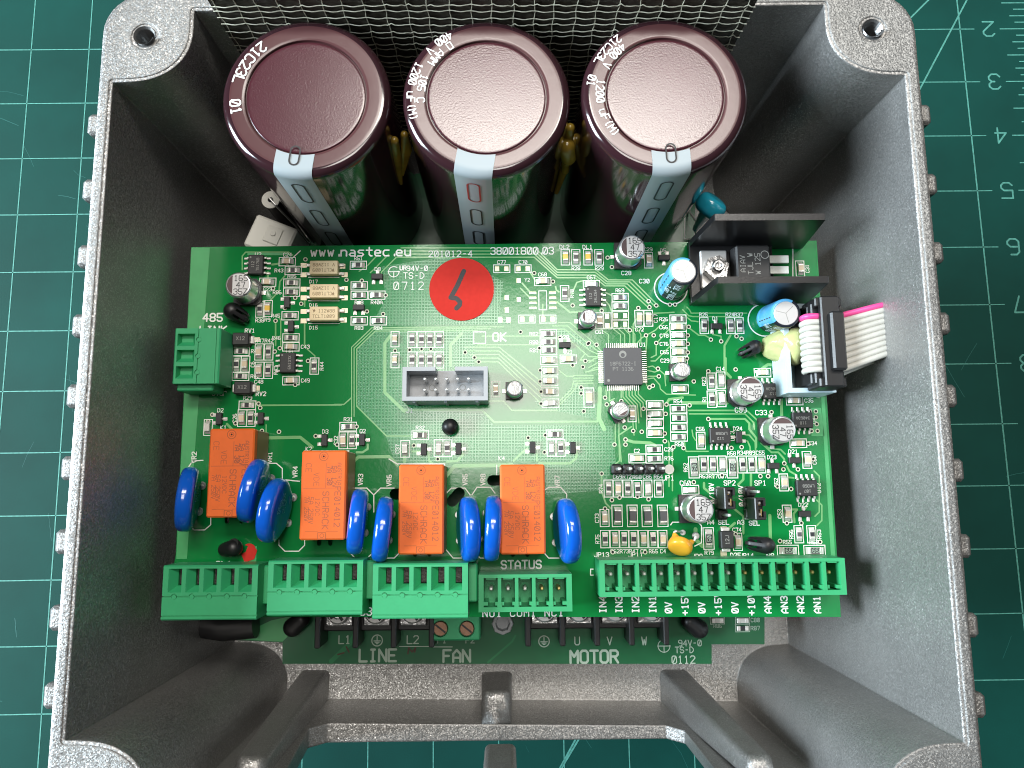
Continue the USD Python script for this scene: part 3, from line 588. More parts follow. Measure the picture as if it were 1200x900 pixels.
tr([(742, 402), (742, 380), (750, 368), (790, 366)], .3); tr([(746, 403), (752, 396), (768, 387), (775, 380), (780, 376)], .3); tr([(757, 413), (758, 392)], .35); tr([(769, 412), (769, 403), (773, 398), (784, 386)], .3); tr([(763, 423), (768, 423), (786, 405)], .3); tr([(763, 419), (769, 416), (769, 404)], .3)
for a in [((759, 430), (765, 429), (769, 432)), ((759, 434), (767, 436), (773, 434), (779, 439), (780, 452)), ((759, 441), (771, 441)), ((759, 444), (766, 443), (773, 451), (774, 456), (781, 462), (815, 463)), ((757, 449), (758, 452)), ((704, 419), (697, 420), (690, 425)), ((704, 423), (690, 431)), ((704, 430), (697, 431), (689, 436)), ((704, 432), (686, 436)), ((710, 457), (711, 466)), ((714, 457), (714, 470), (720, 467)), ((728, 457), (728, 466))]: tr(a, .28)
bundle([(730, 457), (730, 465), (740, 476), (743, 510), (748, 513)], [(748, 457), (748, 462), (757, 471), (757, 474)], 6, .26)
bundle([(672, 440), (695, 440)], [(672, 450), (695, 449)], 4, .26); tr([(655, 434), (664, 441), (672, 441)], .3); tr([(655, 475), (672, 458), (677, 449)], .3); tr([(656, 470), (670, 456), (672, 447)], .3)
tr([(721, 497), (721, 520)], .3); tr([(725, 494), (726, 540), (718, 546)], .3); tr([(728, 541), (725, 510), (740, 500)], .35); tr([(733, 515), (742, 518), (762, 519), (768, 522)], .7); tr([(780, 475), (784, 468), (800, 466)], .6); tr([(705, 556), (705, 576), (710, 590), (716, 596)], .4); tr([(783, 517), (784, 520), (784, 570)], .35); tr([(788, 525), (788, 575)], .3)
for k, x in enumerate((712, 726, 731, 737, 743, 750)): tr([(x + 1, 403), (x + 1, 392), (x - 8 + k, 386), (720 + k * 4, 383)], .24)
for g in TR:
    g = g.difference(holes_).simplify(.01)
    if not g.is_empty: put(mb, 'trace', flat(g, .03 + .00008 * len(VIA0)), 'trace', False); VIA0.append(0)
# ---- vias
VIA = [(337, 308), (358, 304), (320, 338), (346, 349), (353, 356), (334, 361), (323, 376), (328, 408), (322, 412), (361, 423), (346, 451), (303, 473), (305, 478), (327, 506), (307, 505), (249, 486), (244, 494), (276, 496), (370, 511), (395, 521), (424, 329), (452, 346), (430, 365), (449, 368), (406, 328), (463, 411), (480, 410), (494, 409), (505, 409), (545, 413), (556, 419), (561, 424), (485, 522), (513, 538), (418, 500), (712, 302), (717, 313), (671, 358), (705, 364), (760, 353), (761, 360), (769, 358), (785, 357), (791, 357), (748, 361), (757, 393), (766, 393), (769, 402), (690, 402), (699, 404), (686, 423), (683, 430), (671, 428), (656, 396), (632, 408), (689, 403), (633, 434), (633, 447), (634, 459), (634, 473), (681, 454), (681, 461), (684, 482), (709, 466), (711, 474), (728, 470), (754, 479), (732, 501), (742, 505), (733, 515), (733, 521), (720, 521), (752, 506), (760, 489), (781, 474), (780, 485), (779, 508), (779, 517), (789, 524), (771, 432), (772, 441), (765, 452), (761, 454), (619, 513), (639, 510), (638, 530), (833, 398), (845, 400), (863, 394), (869, 397), (830, 491), (801, 525), (808, 475), (813, 447), (862, 433), (830, 435), (904, 483), (857, 525), (869, 524), (918, 550), (919, 543), (935, 550), (953, 538), (947, 520), (891, 558), (900, 558), (846, 557), (813, 565), (911, 570), (927, 573), (939, 613), (922, 613), (914, 634), (961, 635), (949, 482), (956, 482), (956, 489), (957, 497), (958, 505), (951, 505), (862, 626), (705, 555), (717, 586), (726, 583), (747, 582), (760, 585), (709, 596), (718, 647), (756, 647), (805, 420), (806, 403), (806, 393), (807, 383), (806, 413), (738, 387), (610, 389), (648, 330), (626, 320)]
put(mb, 'via_rings', flat(unary_union([Point(*bp(*q)).buffer(.54, quad_segs=4) for q in VIA]), .045), 'via_ring', False, kind='stuff')
put(mb, 'via_holes', flat(unary_union([Point(*bp(*q)).buffer(.31, quad_segs=4) for q in VIA]), .06), 'hole', False, kind='stuff')
# ---- printed lettering and outlines
SILK = []
ZS = .055
def word(t, px, py, h, rz=0, mat='silk', bold=False, adv=1.36, anchor='c', w=None): put(mb, 'printed_text', flat(textgeo(t, h, bp(px, py), rz, w or h * (.2 if bold else .16), anchor, adv), ZS), mat, False)
word('www.nastec.eu', 423, 295, 2.15, adv=1.46, w=.38); word('38001800.03', 612, 294, 1.75, adv=1.3, w=.26); word('201012-4', 528, 297.5, 1.5, adv=1.4, w=.2)
word('485', 249.5, 372, 1.9, bold=True); word('LINK', 250, 387, 1.9, bold=True); word('OK', 585.5, 395, 2.0, bold=True); word('STATUS', 611, 661.5, 1.8, bold=True); word('TS-D', 485, 323, 1.5, w=.2); word('94V-0', 489, 314.5, 1.2, w=.22); word('UR', 472.5, 314, 1.0, w=.25); word('0712', 479, 335, 1.9, w=.2, adv=1.6)
word('RL1  2', 272, 661.5, 1.4, bold=True); word('NO1 COM1 NC1', 613, 718, 1.6, w=.26, adv=1.5); word('C3', 429, 716.5, 1.7, w=.28); word('RL-OSM', 499, 661, 1.2, w=.2)
for t, x in (('IN4', 706.5), ('IN3', 725.5), ('IN2', 745), ('IN1', 765), ('0V', 783.5), ('+15V', 803), ('0V', 822.5), ('+15V', 842), ('0V', 861.5), ('+10V', 881), ('AN4', 900), ('AN3', 919.5), ('AN2', 938.5), ('AN1', 958)): word(t, x + (0 if len(t) < 3 else 0), 718 + (0 if len(t) < 4 else 2.5), 1.5, 90, bold=True, anchor='l', adv=1.36)
word('JP13', 705, 650, 1.0, bold=True); word('JP11', 745, 650, 1.0, bold=True); word('JP9', 817, 652, 1.0, bold=True); word('JP14', 875, 651, .95, bold=True); word('JP8', 901, 651, .95, bold=True); word('JP2', 954, 463, 1.0); word('JP12', 257, 461, 1.0, 180); word('JP4', 436.5, 686, 1.2, 90, bold=True); word('JP5', 551, 683, 1.2, 90, bold=True); word('JP1', 783, 560, 1.1); word('J1', 480, 481, 1.0)
for t, x, y in (('VR2', 227.5, 536), ('VR1', 316, 536), ('VR4', 346, 553), ('VR3', 422.5, 562), ('VR6', 456, 563), ('VR5', 545, 562), ('VR8', 566, 562), ('VR7', 653, 564)): word(t, x, y, 1.05, 90, bold=True)
word('K1', 262, 501, .9); word('K2', 362, 526, .9); word('K4', 588, 537, .9); word('SEL', 848, 612, 1.0, bold=True); word('SEL', 884, 613, 1.0, bold=True); word('SP2', 855, 566, 1.1); word('SP1', 891, 566, 1.1); word('0/10V', 834, 578, 1.1, 90, bold=True); word('0/10V', 868.5, 581, 1.1, 90, bold=True); word('A4', 833, 612, 1.0); word('A3', 868, 612, 1.0); word('C60', 803, 566, 1.0); word('C39', 868, 480.5, 1.1); word('C33', 892, 483.5, 1.1); word('C28', 734, 320, .95); word('C30', 755, 329.5, 1.0); word('U1', 753, 404, .95); word('DL2', 661.5, 289.5, .95); word('DL1', 688.5, 289.5, .95); word('Y2', 618, 328, .8)
def silk(pts, w=.22): SILK.append(pxline(pts, w))
def silkrect(cx, cy, hx, hy, w=.2):
    o = sbox(cx - hx, cy - hy, cx + hx, cy + hy); SILK.append(o.buffer(w / 2, join_style='mitre').difference(o.buffer(-w / 2, join_style='mitre')))
def silkbox(x0, y0, x1, y1, w=.2): silk([(x0, y0), (x1, y0), (x1, y1), (x0, y1), (x0, y0)], w)
silkbox(555, 389, 569, 402.5, .28)
for q in ([(220, 560), (220, 549), (226, 540), (238, 539.5)], [(222, 617), (228, 621), (240, 621), (247, 615), (247, 606)], [(314, 543), (324, 543), (331, 549), (331, 562), (351, 564)], [(327, 633), (327, 639), (334, 646), (350, 646), (357, 639), (357, 632)], [(410, 545), (410, 574)], [(409, 579), (416, 572), (430, 572), (438, 580), (438, 600)], [(438, 580), (446, 572), (462, 572)], [(408, 645), (416, 654), (430, 654), (436, 649)], [(442, 654), (462, 654), (468, 648)], [(521, 544), (521, 642), (531, 654), (545, 654)], [(521, 580), (529, 572), (545, 572), (551, 580)], [(553, 580), (559, 571), (575, 571), (580, 578)], [(558, 650), (563, 654), (567, 654)], [(637, 575), (643, 571), (657, 571), (664, 579), (664, 588)], [(636, 646), (643, 654), (655, 654)], [(302, 505), (302, 540)], [(285, 504.5), (302, 504.5)], [(466, 543.5), (521, 543.5)], [(408, 528), (409, 545)], [(357, 528.5), (409, 528.5)], [(582, 545), (582, 560)], [(466, 544), (456, 538)], [(306, 671.5), (315, 671.5)], [(340, 305), (352, 294)], [(786, 615), (788, 612), (818, 612), (822, 616), (822, 636), (814, 640)], [(929, 292), (929, 324)], [(695, 667), (692, 667), (692, 674), (695, 674)]): silk(q, .26)
for c, r in ((bp(786, 338), 4.2), (bp(896, 375), 4.2)): SILK.append(Point(*c).buffer(r).difference(Point(*c).buffer(r - .3)))
SILK.append(ul_mark(bp(461.5, 318.5), 1.4, .2))
# ---- small parts
cnt = {'R': 0, 'C': 0}
DSG = iter('R47 C27 R36 C18 R64 R51 C46 R19 C16 R57 R61 C22 R48 R33 C44 R12 R74 C51 R65 C20 R14 R92 C25 R76 R21 C47 R80 R11 C62 R59 C13 R27 R66 C38 C79 R68 C45 R30 R82 R83 R84 C70 C48 R67 R71'.split() * 6)
def dtext(t, x, y, h=.85, rz=0): SILK.append(textgeo(t, h, (x, y), rz, .15, adv=1.3))
def chip(kind, px, py, o='h', size=1.0, text=None, side=None, box=True):
    """chip resistor (R), chip capacitor (C), indicator (L) or inductor (I)"""
    c = bp(px, py); rz = 0 if o == 'h' else 90; k = size
    L, W = 2.0 * k, 1.25 * (k if k < 1.2 else 1.25)
    if kind == 'R': L, W = (3.0, 1.6) if size > 1.2 else (2.0, 1.25)
    hx, hy = (L / 2 + 1.0, W / 2 + .42)
    if box: silkrect(*c, *((hx, hy) if o == 'h' else (hy, hx)))
    T = lambda m, z=0: mv(m, (c[0], c[1], z), rz=rz)
    nm = {'R': 'chip_resistor', 'C': 'chip_capacitor', 'L': 'indicator_lamp', 'I': 'chip_inductor'}[kind]
    j = random.uniform(-2, 2); rz += j
    hgt = {'R': .5, 'C': .85, 'L': .7, 'I': 1.3}[kind]
    b = put(mb, nm, T(cb(0, 0, .04, L - .7, W, hgt, .06)), {'R': 'ceramic', 'C': 'capacitor_tan' if random.random() < .8 else 'ceramic', 'L': 'lamp_amber', 'I': 'epoxy_grey'}[kind], 20)
    e = []
    for s in (-1, 1):
        e.append(cb(s * (L / 2 - .2), 0, .04, .44, W + .03, hgt + .03, .08))
        e.append(m3.Manifold.hull_points(np.array([(s * L / 2, y, z) for y in (-W / 2, W / 2) for z in (.04, hgt * .7)] + [(s * (L / 2 + .62), y * 1.05, .06) for y in (-W / 2, W / 2)], float)))
    put(b, 'end_caps', T(cat(e)), 'solder', 25)
    if kind == 'R':
        put(b, 'coating', T(cb(0, 0, hgt + .02, L - 1.0, W - .2, .06, .02)), 'film' if random.random() < .75 or size > 1.2 else 'epoxy_grey', False)
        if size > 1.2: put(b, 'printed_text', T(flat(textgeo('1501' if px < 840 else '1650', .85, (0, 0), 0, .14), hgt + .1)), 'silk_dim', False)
    t = text or next(DSG)
    if side and t != '-':
        d = 1.75 if o == 'h' else 2.6
        dx, dy, r2 = {'u': (0, hy + .75 if o == 'h' else hx + .8, 0), 'd': (0, -hy - .75 if o == 'h' else -hx - .8, 0), 'l': (-hx - 1.5 if o == 'h' else -hy - .75, 0, 0 if o == 'h' else 90), 'r': (hx + 1.5 if o == 'h' else hy + .75, 0, 0 if o == 'h' else 90)}[side]
        dtext(t, c[0] + dx, c[1] + dy, .85, r2)
for a in [
 ('C', 336.7, 306.7, 'h', 1, 'C24', 'u'), ('R', 343.7, 317, 'h', 1, 'R43', 'l'), ('R', 342, 331.7, 'h', 1, 'R85', 'u'), ('R', 341.7, 342.5, 'h', 1, 'R86', 'l'), ('C', 313.8, 330.8, 'h', 1, 'C23', 'd'), ('R', 305, 362.5, 'v', 1, 'R38', 'd'), ('L', 314, 361.7, 'v', 1, 'R9', 'd'), ('R', 340, 370, 'h', 1, 'R45', 'l'), ('R', 341, 396, 'h', 1, 'R46', 'l'), ('C', 341, 406.5, 'h', 1, 'C43', 'r'),
 ('R', 282.5, 411.7, 'h', 1, 'R41', 'r'), ('R', 277.7, 427, 'v', 1, 'R39', None), ('C', 287.5, 427, 'v', 1, 'C6', 'r'), ('R', 282, 441, 'h', 1, 'R42', 'r'), ('C', 304, 412.5, 'v', 1, 'R47', 'u'), ('R', 315, 412.5, 'v', 1, 'R42', 'u'), ('C', 304, 434, 'v', 1, 'C48', 'd'), ('R', 314.7, 434, 'v', 1, 'R43', 'r'), ('R', 368.5, 429, 'v', 1, 'R44', 'r'), ('C', 341, 446, 'h', 1, 'C49', 'r'),
 ('R', 420, 311, 'h', 1, 'R51', 'u'), ('R', 421, 335, 'h', 1, 'R50', None), ('R', 421, 346.3, 'h', 1, 'R48', 'd'), ('R', 441.7, 346, 'h', 1, 'R40A', 'd'), ('R', 421, 376, 'h', 1, 'R83', 'd'), ('R', 443.5, 376, 'h', 1, 'R84', 'd'),
 ('C', 463, 397.5, 'v', .9, None, None), ('R', 483, 398, 'v', .9, None, None), ('R', 494, 398, 'v', .9, None, None), ('R', 504, 398, 'v', .9, None, None), ('R', 514.7, 398, 'v', .9, None, None), ('C', 463, 422, 'v', .9, None, None), ('R', 483, 422, 'v', .9, None, None), ('R', 494, 422, 'v', .9, None, None), ('R', 504, 422, 'v', .9, None, None), ('R', 514.7, 422, 'v', .9, None, None),
 ('L', 662.5, 301.5, 'v', 1, '-', None), ('R', 674.7, 301.7, 'v', 1, 'R28', 'd'), ('L', 689, 301.5, 'v', 1, '-', None), ('R', 702, 301.7, 'v', 1, 'R29', 'd'), ('C', 760, 305, 'v', 1, 'C29', 'u'), ('C', 636, 330, 'h', 1, 'C68', 'u'), ('R', 661.7, 344, 'v', 1, 'R70', 'r'), ('C', 693, 333.5, 'h', 1, 'C67', 'u'), ('R', 726.7, 348.7, 'h', 1, 'R69', 'u'), ('R', 726.7, 358.9, 'h', 1, 'R7', None), ('C', 702.5, 376, 'v', 1, 'C61', 'd'), ('C', 749, 373, 'v', 1, 'C72', 'd'), ('C', 759.7, 373, 'v', 1, 'C17', 'r'),
 ('R', 794.5, 374, 'h', 1, 'R26', 'l'), ('C', 794.5, 383.5, 'h', 1, 'C66', 'l'), ('C', 795, 393.3, 'h', 1, 'C78', 'l'), ('C', 795, 403, 'h', 1, 'C76', 'l'), ('C', 795.5, 412.7, 'h', 1, 'C65', 'l'), ('C', 796, 422.5, 'h', 1, 'C29', 'l'), ('R', 642.5, 391.3, 'h', 1, 'R82', 'l'), ('R', 642.5, 401, 'h', 1, 'R80', 'l'), ('R', 642.8, 410.5, 'h', 1, 'R81', 'l'), ('C', 643, 422.5, 'h', 1, 'C8', None), ('C', 644, 434.7, 'h', 1, 'C3', None), ('C', 644, 446.7, 'h', 1, 'C11', None), ('C', 644.4, 459, 'h', 1, 'C4', None), ('C', 645, 472.6, 'h', 1, 'C7', None), ('C', 666, 421, 'h', 1, 'C21', 'u'), ('C', 690, 466, 'v', 1.35, 'C9', None), ('C', 581, 456, 'v', .9, None, None), ('C', 740.5, 485, 'v', .9, None, None),
 ('C', 767.5, 474.7, 'h', 1, None, None), ('C', 767.5, 485.3, 'h', 1, None, None), ('C', 767.7, 496.3, 'h', 1, None, None), ('C', 767.8, 507.5, 'h', 1, None, None), ('R', 795, 479, 'h', 1, 'R54', 'u'), ('R', 795.3, 490, 'h', 1, None, None), ('R', 795.5, 501, 'h', 1, None, None), ('R', 795.7, 511.9, 'h', 1, 'R60', 'd'), ('C', 797, 456, 'h', 1, None, None), ('R', 650, 509, 'h', 1, None, None), ('C', 646, 525, 'v', .95, None, None), ('R', 657, 525, 'v', .95, None, None), ('R', 766.7, 526.7, 'h', 1, None, 'r'), ('R', 766.9, 537.5, 'h', 1, None, 'r'), ('C', 746.7, 537.2, 'h', 1, 'C2', 'u'),
 ('R', 408, 500, 'h', 1, 'R31', 'u'), ('C', 402.5, 516, 'v', 1, 'C32', 'l'), ('R', 412.7, 516, 'v', 1, None, None), ('R', 492.5, 510, 'h', 1, 'R32', 'u'), ('C', 474.7, 526, 'v', 1, 'C37', 'l'), ('C', 514, 525, 'v', 1, None, None), ('R', 524.2, 525, 'v', 1, None, None), ('R', 290, 475, 'h', 1, 'R29', 'u'), ('C', 284, 490, 'v', 1, 'C26', 'l'), ('R', 294.2, 490, 'v', 1, None, None), ('C', 244, 501, 'v', .9, 'C36', None),
 ('R', 713, 572.5, 'v', 1, 'R74', 'l'), ('C', 724, 572.5, 'v', 1, 'C69', 'u'), ('R', 735.3, 572.5, 'v', 1, 'R72', 'u'), ('R', 747, 573, 'v', 1, 'R68', 'u'), ('C', 759, 572.5, 'v', 1, 'C86', 'u'), ('R', 772, 572.5, 'v', 1, 'R64', 'u'), ('C', 708.4, 607, 'v', 1, 'C73', 'l'), ('I', 723.2, 604.5, 'v', 1.5, '-', None), ('I', 741, 604.5, 'v', 1.5, '-', None), ('I', 758.2, 604.5, 'v', 1.5, '-', None), ('I', 776.5, 604.5, 'v', 1.5, '-', None),
 ('R', 709, 631.7, 'v', 1, 'R75', 'l'), ('C', 720.3, 631.7, 'v', 1, None, 'd'), ('R', 731.3, 631.7, 'v', 1, 'R73', 'd'), ('R', 742.3, 631.7, 'v', 1, 'R47', 'd'), ('C', 753.7, 631.7, 'v', 1, 'C5', 'd'), ('R', 765.3, 631.7, 'v', 1, 'R65', 'd'), ('C', 776.5, 631.7, 'v', 1, 'C4', 'd'),
 ('C', 893.5, 436.7, 'h', 1, 'C40', 'r'), ('R', 833.5, 446.7, 'v', 1, 'R23', 'l'), ('C', 844.8, 445.5, 'v', 1, 'C14', 'u'), ('R', 834, 467.8, 'v', 1, 'R1', 'l'), ('C', 845.3, 467, 'v', 1, None, None), ('C', 931, 469.5, 'h', 1, 'C35', 'r'), ('C', 935.3, 519.5, 'h', 1, 'C34', 'r'), ('C', 821.3, 516.3, 'v', 1, 'C56', 'u'), ('R', 813, 547.7, 'v', 1.5, 'R62', 'l'), ('R', 824.2, 544.3, 'v', 1, 'R63', 'd'), ('R', 835.3, 544.3, 'v', 1, 'R77', 'd'), ('C', 846, 544.3, 'v', 1, 'C57', 'd'), ('R', 858, 547.7, 'v', 1.5, 'R58', 'u'), ('R', 869.7, 544.3, 'v', 1, 'R34', 'u'), ('R', 880.3, 544.3, 'v', 1, 'R89', 'u'), ('C', 891.7, 544.3, 'v', 1, 'C55', 'u'), ('C', 945.5, 539, 'v', 1, 'C50', 'r'), ('C', 918.3, 565.3, 'v', 1, 'C52', 'l'), ('C', 922.3, 602, 'v', 1, 'C53', 'l'),
 ('R', 936, 626, 'v', 1, 'R56', 'l'), ('R', 951, 626, 'v', 1, 'R53', 'r'), ('R', 923.3, 645.2, 'h', 1.5, 'R55', 'u'), ('R', 954.5, 645.2, 'h', 1.5, 'R52', 'u'), ('C', 809, 574, 'h', 1, '-', None), ('R', 830.3, 631, 'v', 1.5, 'R79', 'd'), ('C', 864.3, 635, 'v', 1, 'C74', 'u'), ('R', 825, 381.7, 'v', 1, 'R25', 'u'), ('R', 856, 381.7, 'v', 1, 'R24', 'u'), ('R', 866.3, 381.7, 'v', 1, 'R37', 'u'), ('C', 937.5, 315, 'v', 1, 'C31', 'r')]: chip(*a)
# places left empty: bare pads
PADS = []
def pads(px, py, o='h', d=1.15, box=True, t=None):
    c = bp(px, py)
    for s in (-1, 1):
        x, y = (c[0] + s * d, c[1]) if o == 'h' else (c[0], c[1] + s * d); PADS.append(sbox(x - .5, y - .6, x + .5, y + .6))
    if box: silkrect(*c, *((2.0, 1.0) if o == 'h' else (1.0, 2.0)))
    if t: dtext(t, c[0], c[1] + 1.7)
for q in ((588, 315, 'h', 1.15, True, 'C77'), (613, 315, 'h', 1.15, True, 'C70'), (617.5, 374, 'h'), (642, 374, 'h'), (711.5, 376, 'v'), (727, 370, 'h'), (727, 380, 'h'), (608, 340, 'v', 2.4, False), (594, 356, 'v', 1.6, False), (591, 375, 'h', 1, False)): pads(*q)
c = bp(636, 352)
silkrect(c[0], c[1], .95, 2.4)
for k in range(4):
    for s in (-1, 1): x, y = c[0] + s * 2.45, c[1] + 1.9 - 1.27 * k; PADS.append(sbox(x - .85, y - .27, x + .85, y + .27))
for q in ((401, 312), (404, 322), (404, 338), (404, 349), (404, 364), (403, 375), (356, 311), (356, 322), (356, 339), (356, 349), (356, 365), (356, 376), (301, 398), (301, 455), (848, 620), (848, 648)):
    a = bp(*q); PADS.append(sbox(a[0] - .75, a[1] - .6, a[0] + .75, a[1] + .6))
put(mb, 'bare_pads', flat(unary_union(PADS), .05), 'pad', False, kind='stuff')
# integrated circuits
def soic(px, py, o, name, text, marks=2, fl=1):
    c = bp(px, py); rz = 0 if o == 'h' else 90
    T = lambda m: mv(m, (c[0], c[1], 0), rz=rz)
    b = put(mb, 'integrated_circuit', T(cb(0, 0, .2, 3.75, 4.9, 1.4, .18)), 'epoxy', 25)
    L = []
    for k in range(4):
        for s in (-1, 1):
            y = 1.905 - 1.27 * k
            L += [bx(min(s * 1.85, s * 2.3), max(s * 1.85, s * 2.3), y - .21, y + .21, .6, .85), bx(min(s * 2.22, s * 2.42), max(s * 2.22, s * 2.42), y - .21, y + .21, .1, .85), cb(s * 2.75, y, .05, 1.1, .5, .22, .08)]
    put(b, 'leads', T(cat(L)), 'solder', False)
    g = [textgeo(text[:6], .62, (.5, 0), 90, .1), textgeo(text[6:], .62, (-.7, 0), 90, .1), Point(-1.3, 1.8).buffer(.22)]
    put(b, 'printed_text', T(flat(unary_union(g), 1.615)), 'print_grey', False)
    t = bp(px, py); dtext(name, c[0] + (0 if o == 'h' else 3.3), c[1] + (3.0 if o == 'h' else 0), .95, 0 if o == 'h' else 90)
for q in ((302, 312, 'h', 'U2', '75176B112'), (339, 426, 'h', 'U8', '6N137X'), (694.5, 349, 'h', 'U7', '24LC64112'), (903, 459, 'v', 'U5', '34063A112'), (938, 493, 'v', 'U4', '34063A118'), (842, 511, 'v', 'U13', 'LM358 112'), (943, 572, 'v', 'U12', 'LM358 107')): soic(*q)
c = bp(729.2, 430)
q_ = put(mb, 'processor', cb(*c, .15, 9.3, 9.1, 1.15, .15), 'epoxy_grey', 25, label='square grey processor chip with fine leads on all four sides')
L = []
for k in range(16):
    for s in (-1, 1):
        d = (k - 7.5) * .5
        L += [bx(c[0] + min(s * 4.6, s * 5.9), c[0] + max(s * 4.6, s * 5.9), c[1] + d - .12, c[1] + d + .12, .06, .3), bx(c[0] + d - .12, c[0] + d + .12, c[1] + min(s * 4.5, s * 5.8), c[1] + max(s * 4.5, s * 5.8), .06, .3)]
put(q_, 'leads', cat(L), 'solder', False)
put(q_, 'printed_text', flat(unary_union([textgeo('18F6722-I', .8, c + (0, .6), 0, .1), textgeo('PT 1136', .8, c + (0, -.7), 0, .1), Point(c[0] - 3.6, c[1] - 3.5).buffer(.35), Point(c[0], c[1] + 2.9).buffer(.9).difference(Point(c[0], c[1] + 2.7).buffer(.5))]), 1.31), 'print_grey', False)
def sot(px, py, o, name=None, flip=1):
    c = bp(px, py); rz = {'r': 0, 'l': 180, 'u': 90, 'd': 270}[o]; T = lambda m: mv(m, (c[0], c[1], 0), rz=rz)
    b = put(mb, 'transistor', T(cb(0, 0, .12, 1.4, 2.8, .95, .12)), 'epoxy', 25)
    put(b, 'leads', T(cat([cb(1.15, 0, .05, .9, .5, .3, .05), cb(-1.15, .95, .05, .9, .5, .3, .05), cb(-1.15, -.95, .05, .9, .5, .3, .05), cb(1.3, 0, .03, .9, .8, .12), cb(-1.3, .95, .03, .9, .8, .12), cb(-1.3, -.95, .03, .9, .8, .12)])), 'solder', False)
    if name: dtext(name, c[0], c[1] + 2.1, .9)
for q in ((337.5, 355, 'r', None), (342, 383, 'r', None), (442.5, 325, 'u', 'D8'), (421, 361, 'u', None), (777.5, 303, 'd', 'D5'), (661.7, 405, 'd', 'D28'), (425, 515.5, 'r', 'Q2'), (497, 526.7, 'r', None), (537.5, 526, 'r', None), (306.7, 490.5, 'r', None), (258, 491, 'r', 'D2'), (381, 516, 'r', 'D3'), (624, 524.5, 'r', None), (671, 525, 'r', None), (865, 512.5, 'l', 'D24'), (905, 546, 'u', 'D23'), (930, 539.5, 'd', 'D21'), (941.7, 602, 'u', 'D22'), (838.7, 383, 'u', 'D1')): sot(*q)
def sma(px, py, rz, text, label=None):
    c = bp(px, py); T = lambda m: mv(m, (c[0], c[1], 0), rz=rz)
    b = put(mb, 'diode', T(cb(0, 0, .2, 4.2, 3.2, 2.0, .22, .96)), 'epoxy', 25, label=label)
    put(b, 'leads', T(cat([cb(s * 2.25, 0, .05, 1.1, 1.9, .9, .12) for s in (-1, 1)])), 'solder', 25)
    put(b, 'printed_text', T(flat(unary_union([textgeo(text, .8, (0, .1), 0, .12)]), 2.22)), 'print_grey', False)
sma(285.5, 399, 0, 'X12'); sma(287.5, 455.5, 0, 'X12'); sma(849.5, 632, 90, '12J')
for q in (('RV1', 293, 387.5), ('RV2', 306, 461.5), ('D25', 862, 650.5)): word(q[0], q[1], q[2], .95, bold=True)
for i, (px, py, d) in enumerate(((379.5, 313.5, 'D17'), (379.5, 341, 'D16'), (379.5, 367.5, 'D15'))):
    c = bp(px, py, 2)
    b = put(mb, 'opto_coupler', cb(*c, .3, 6.9, 3.4, 1.9, .15), 'coupler_tan', 25, label=('topmost', 'middle', 'lowest')[i] + ' of the three tan opto couplers near the left edge')
    put(b, 'leads', cat([cb(c[0] + s * 3.9, c[1] + y, .05, 1.5, .8, .5, .12) for s in (-1, 1) for y in (-1.1, 1.1)]), 'solder', False)
    put(b, 'printed_text', flat(unary_union([textgeo('V 112W88', .75, c + (0, .65), 180 if i < 2 else 0, .11), textgeo('TCLT1009', .75, c + (0, -.7), 180 if i < 2 else 0, .11), Point(c[0] + (2.3 if i < 2 else -2.3), c[1] + (-.75 if i < 2 else .7)).buffer(.28)]), 2.215), 'tan_print', False)
    silk([(px - 18, py + 11.5), (px + 18, py + 11.5)], .2); word(d, px - 12, py + 16.5, .8)
# aluminium can capacitors
def smd_can(px, py, r, h, rz, label, lines, mark=True):
    """px, py: middle of its top; rz: direction of the dark mark"""
    c = P(px, py, h); bw = r * 2.1
    s = put(mb, 'can_capacitor', lathe([(r - .1, 1.0), (r, 1.3), (r, 1.9), (r - .35, 2.2), (r - .35, 2.5), (r, 2.9), (r, h - .6), (r - .12, h - .25), (r - .45, h)], 40, (*c, 0)), 'can_aluminium', 40, label=label)
    b = bw / 2; sq = Polygon([(-b, -b), (b * .62, -b), (b, -b * .62), (b, b * .62), (b * .62, b), (-b, b)])
    put(s, 'base', mv(slab(sq, .15, 1.25), (*c, 0), rz=rz + 180), 'plastic_black', False)
    put(s, 'leads', mv(cat([cb(0, q * (b + .35), .05, .9, 1.0, .25) for q in (-1, 1)]), (*c, 0), rz=rz + 90), 'solder', False)
    put(s, 'top', lathe([(r - .42, h - .02), (r - .5, h + .03), (.02, h + .03)], 40, (*c, 0)), 'can_top', 30)
    disc_ = Point(0, 0).buffer(r - .55, quad_segs=12)
    if mark: put(s, 'polarity_mark', mv(flat(disc_.intersection(sbox(r * .42, -r, r, r)), h + .05), (*c, 0), rz=rz), 'mark_dark', False)
    put(s, 'printed_text', mv(flat(unary_union([textgeo(t, r * .42, (0, r * (.5 - .52 * i)), 0, r * .055, adv=1.3) for i, t in enumerate(lines)]), h + .055), (c[0] - r * .2 * math.cos(math.radians(rz)), c[1] - r * .2 * math.sin(math.radians(rz)), 0), rz=rz + 180), 'print_grey' if r < 3 else 'print_black', False)
smd_can(279, 333.5, 3.15, 7.7, 180, 'silver can capacitor near the upper left corner of the board', ('165', '47', '35Z'))
smd_can(741, 289.5, 3.15, 7.7, 180, 'silver can capacitor at the top edge, left of the blue sleeved capacitor', ('165', '47', '35Z'))
smd_can(690, 371, 2.0, 5.4, 180, 'small silver can capacitor above the processor', ('611', '10', '35Z'))
smd_can(603, 455, 2.0, 5.4, 180, 'small silver can capacitor right of the grey pin header', ('611', '10', '16V'), False)
smd_can(728, 480, 2.0, 5.4, -60, 'small silver can capacitor below the processor', ('611', '10', '16V'))
smd_can(800, 433, 2.0, 5.4, 180, 'small silver can capacitor right of the processor', ('611', '10', '16V'), False)
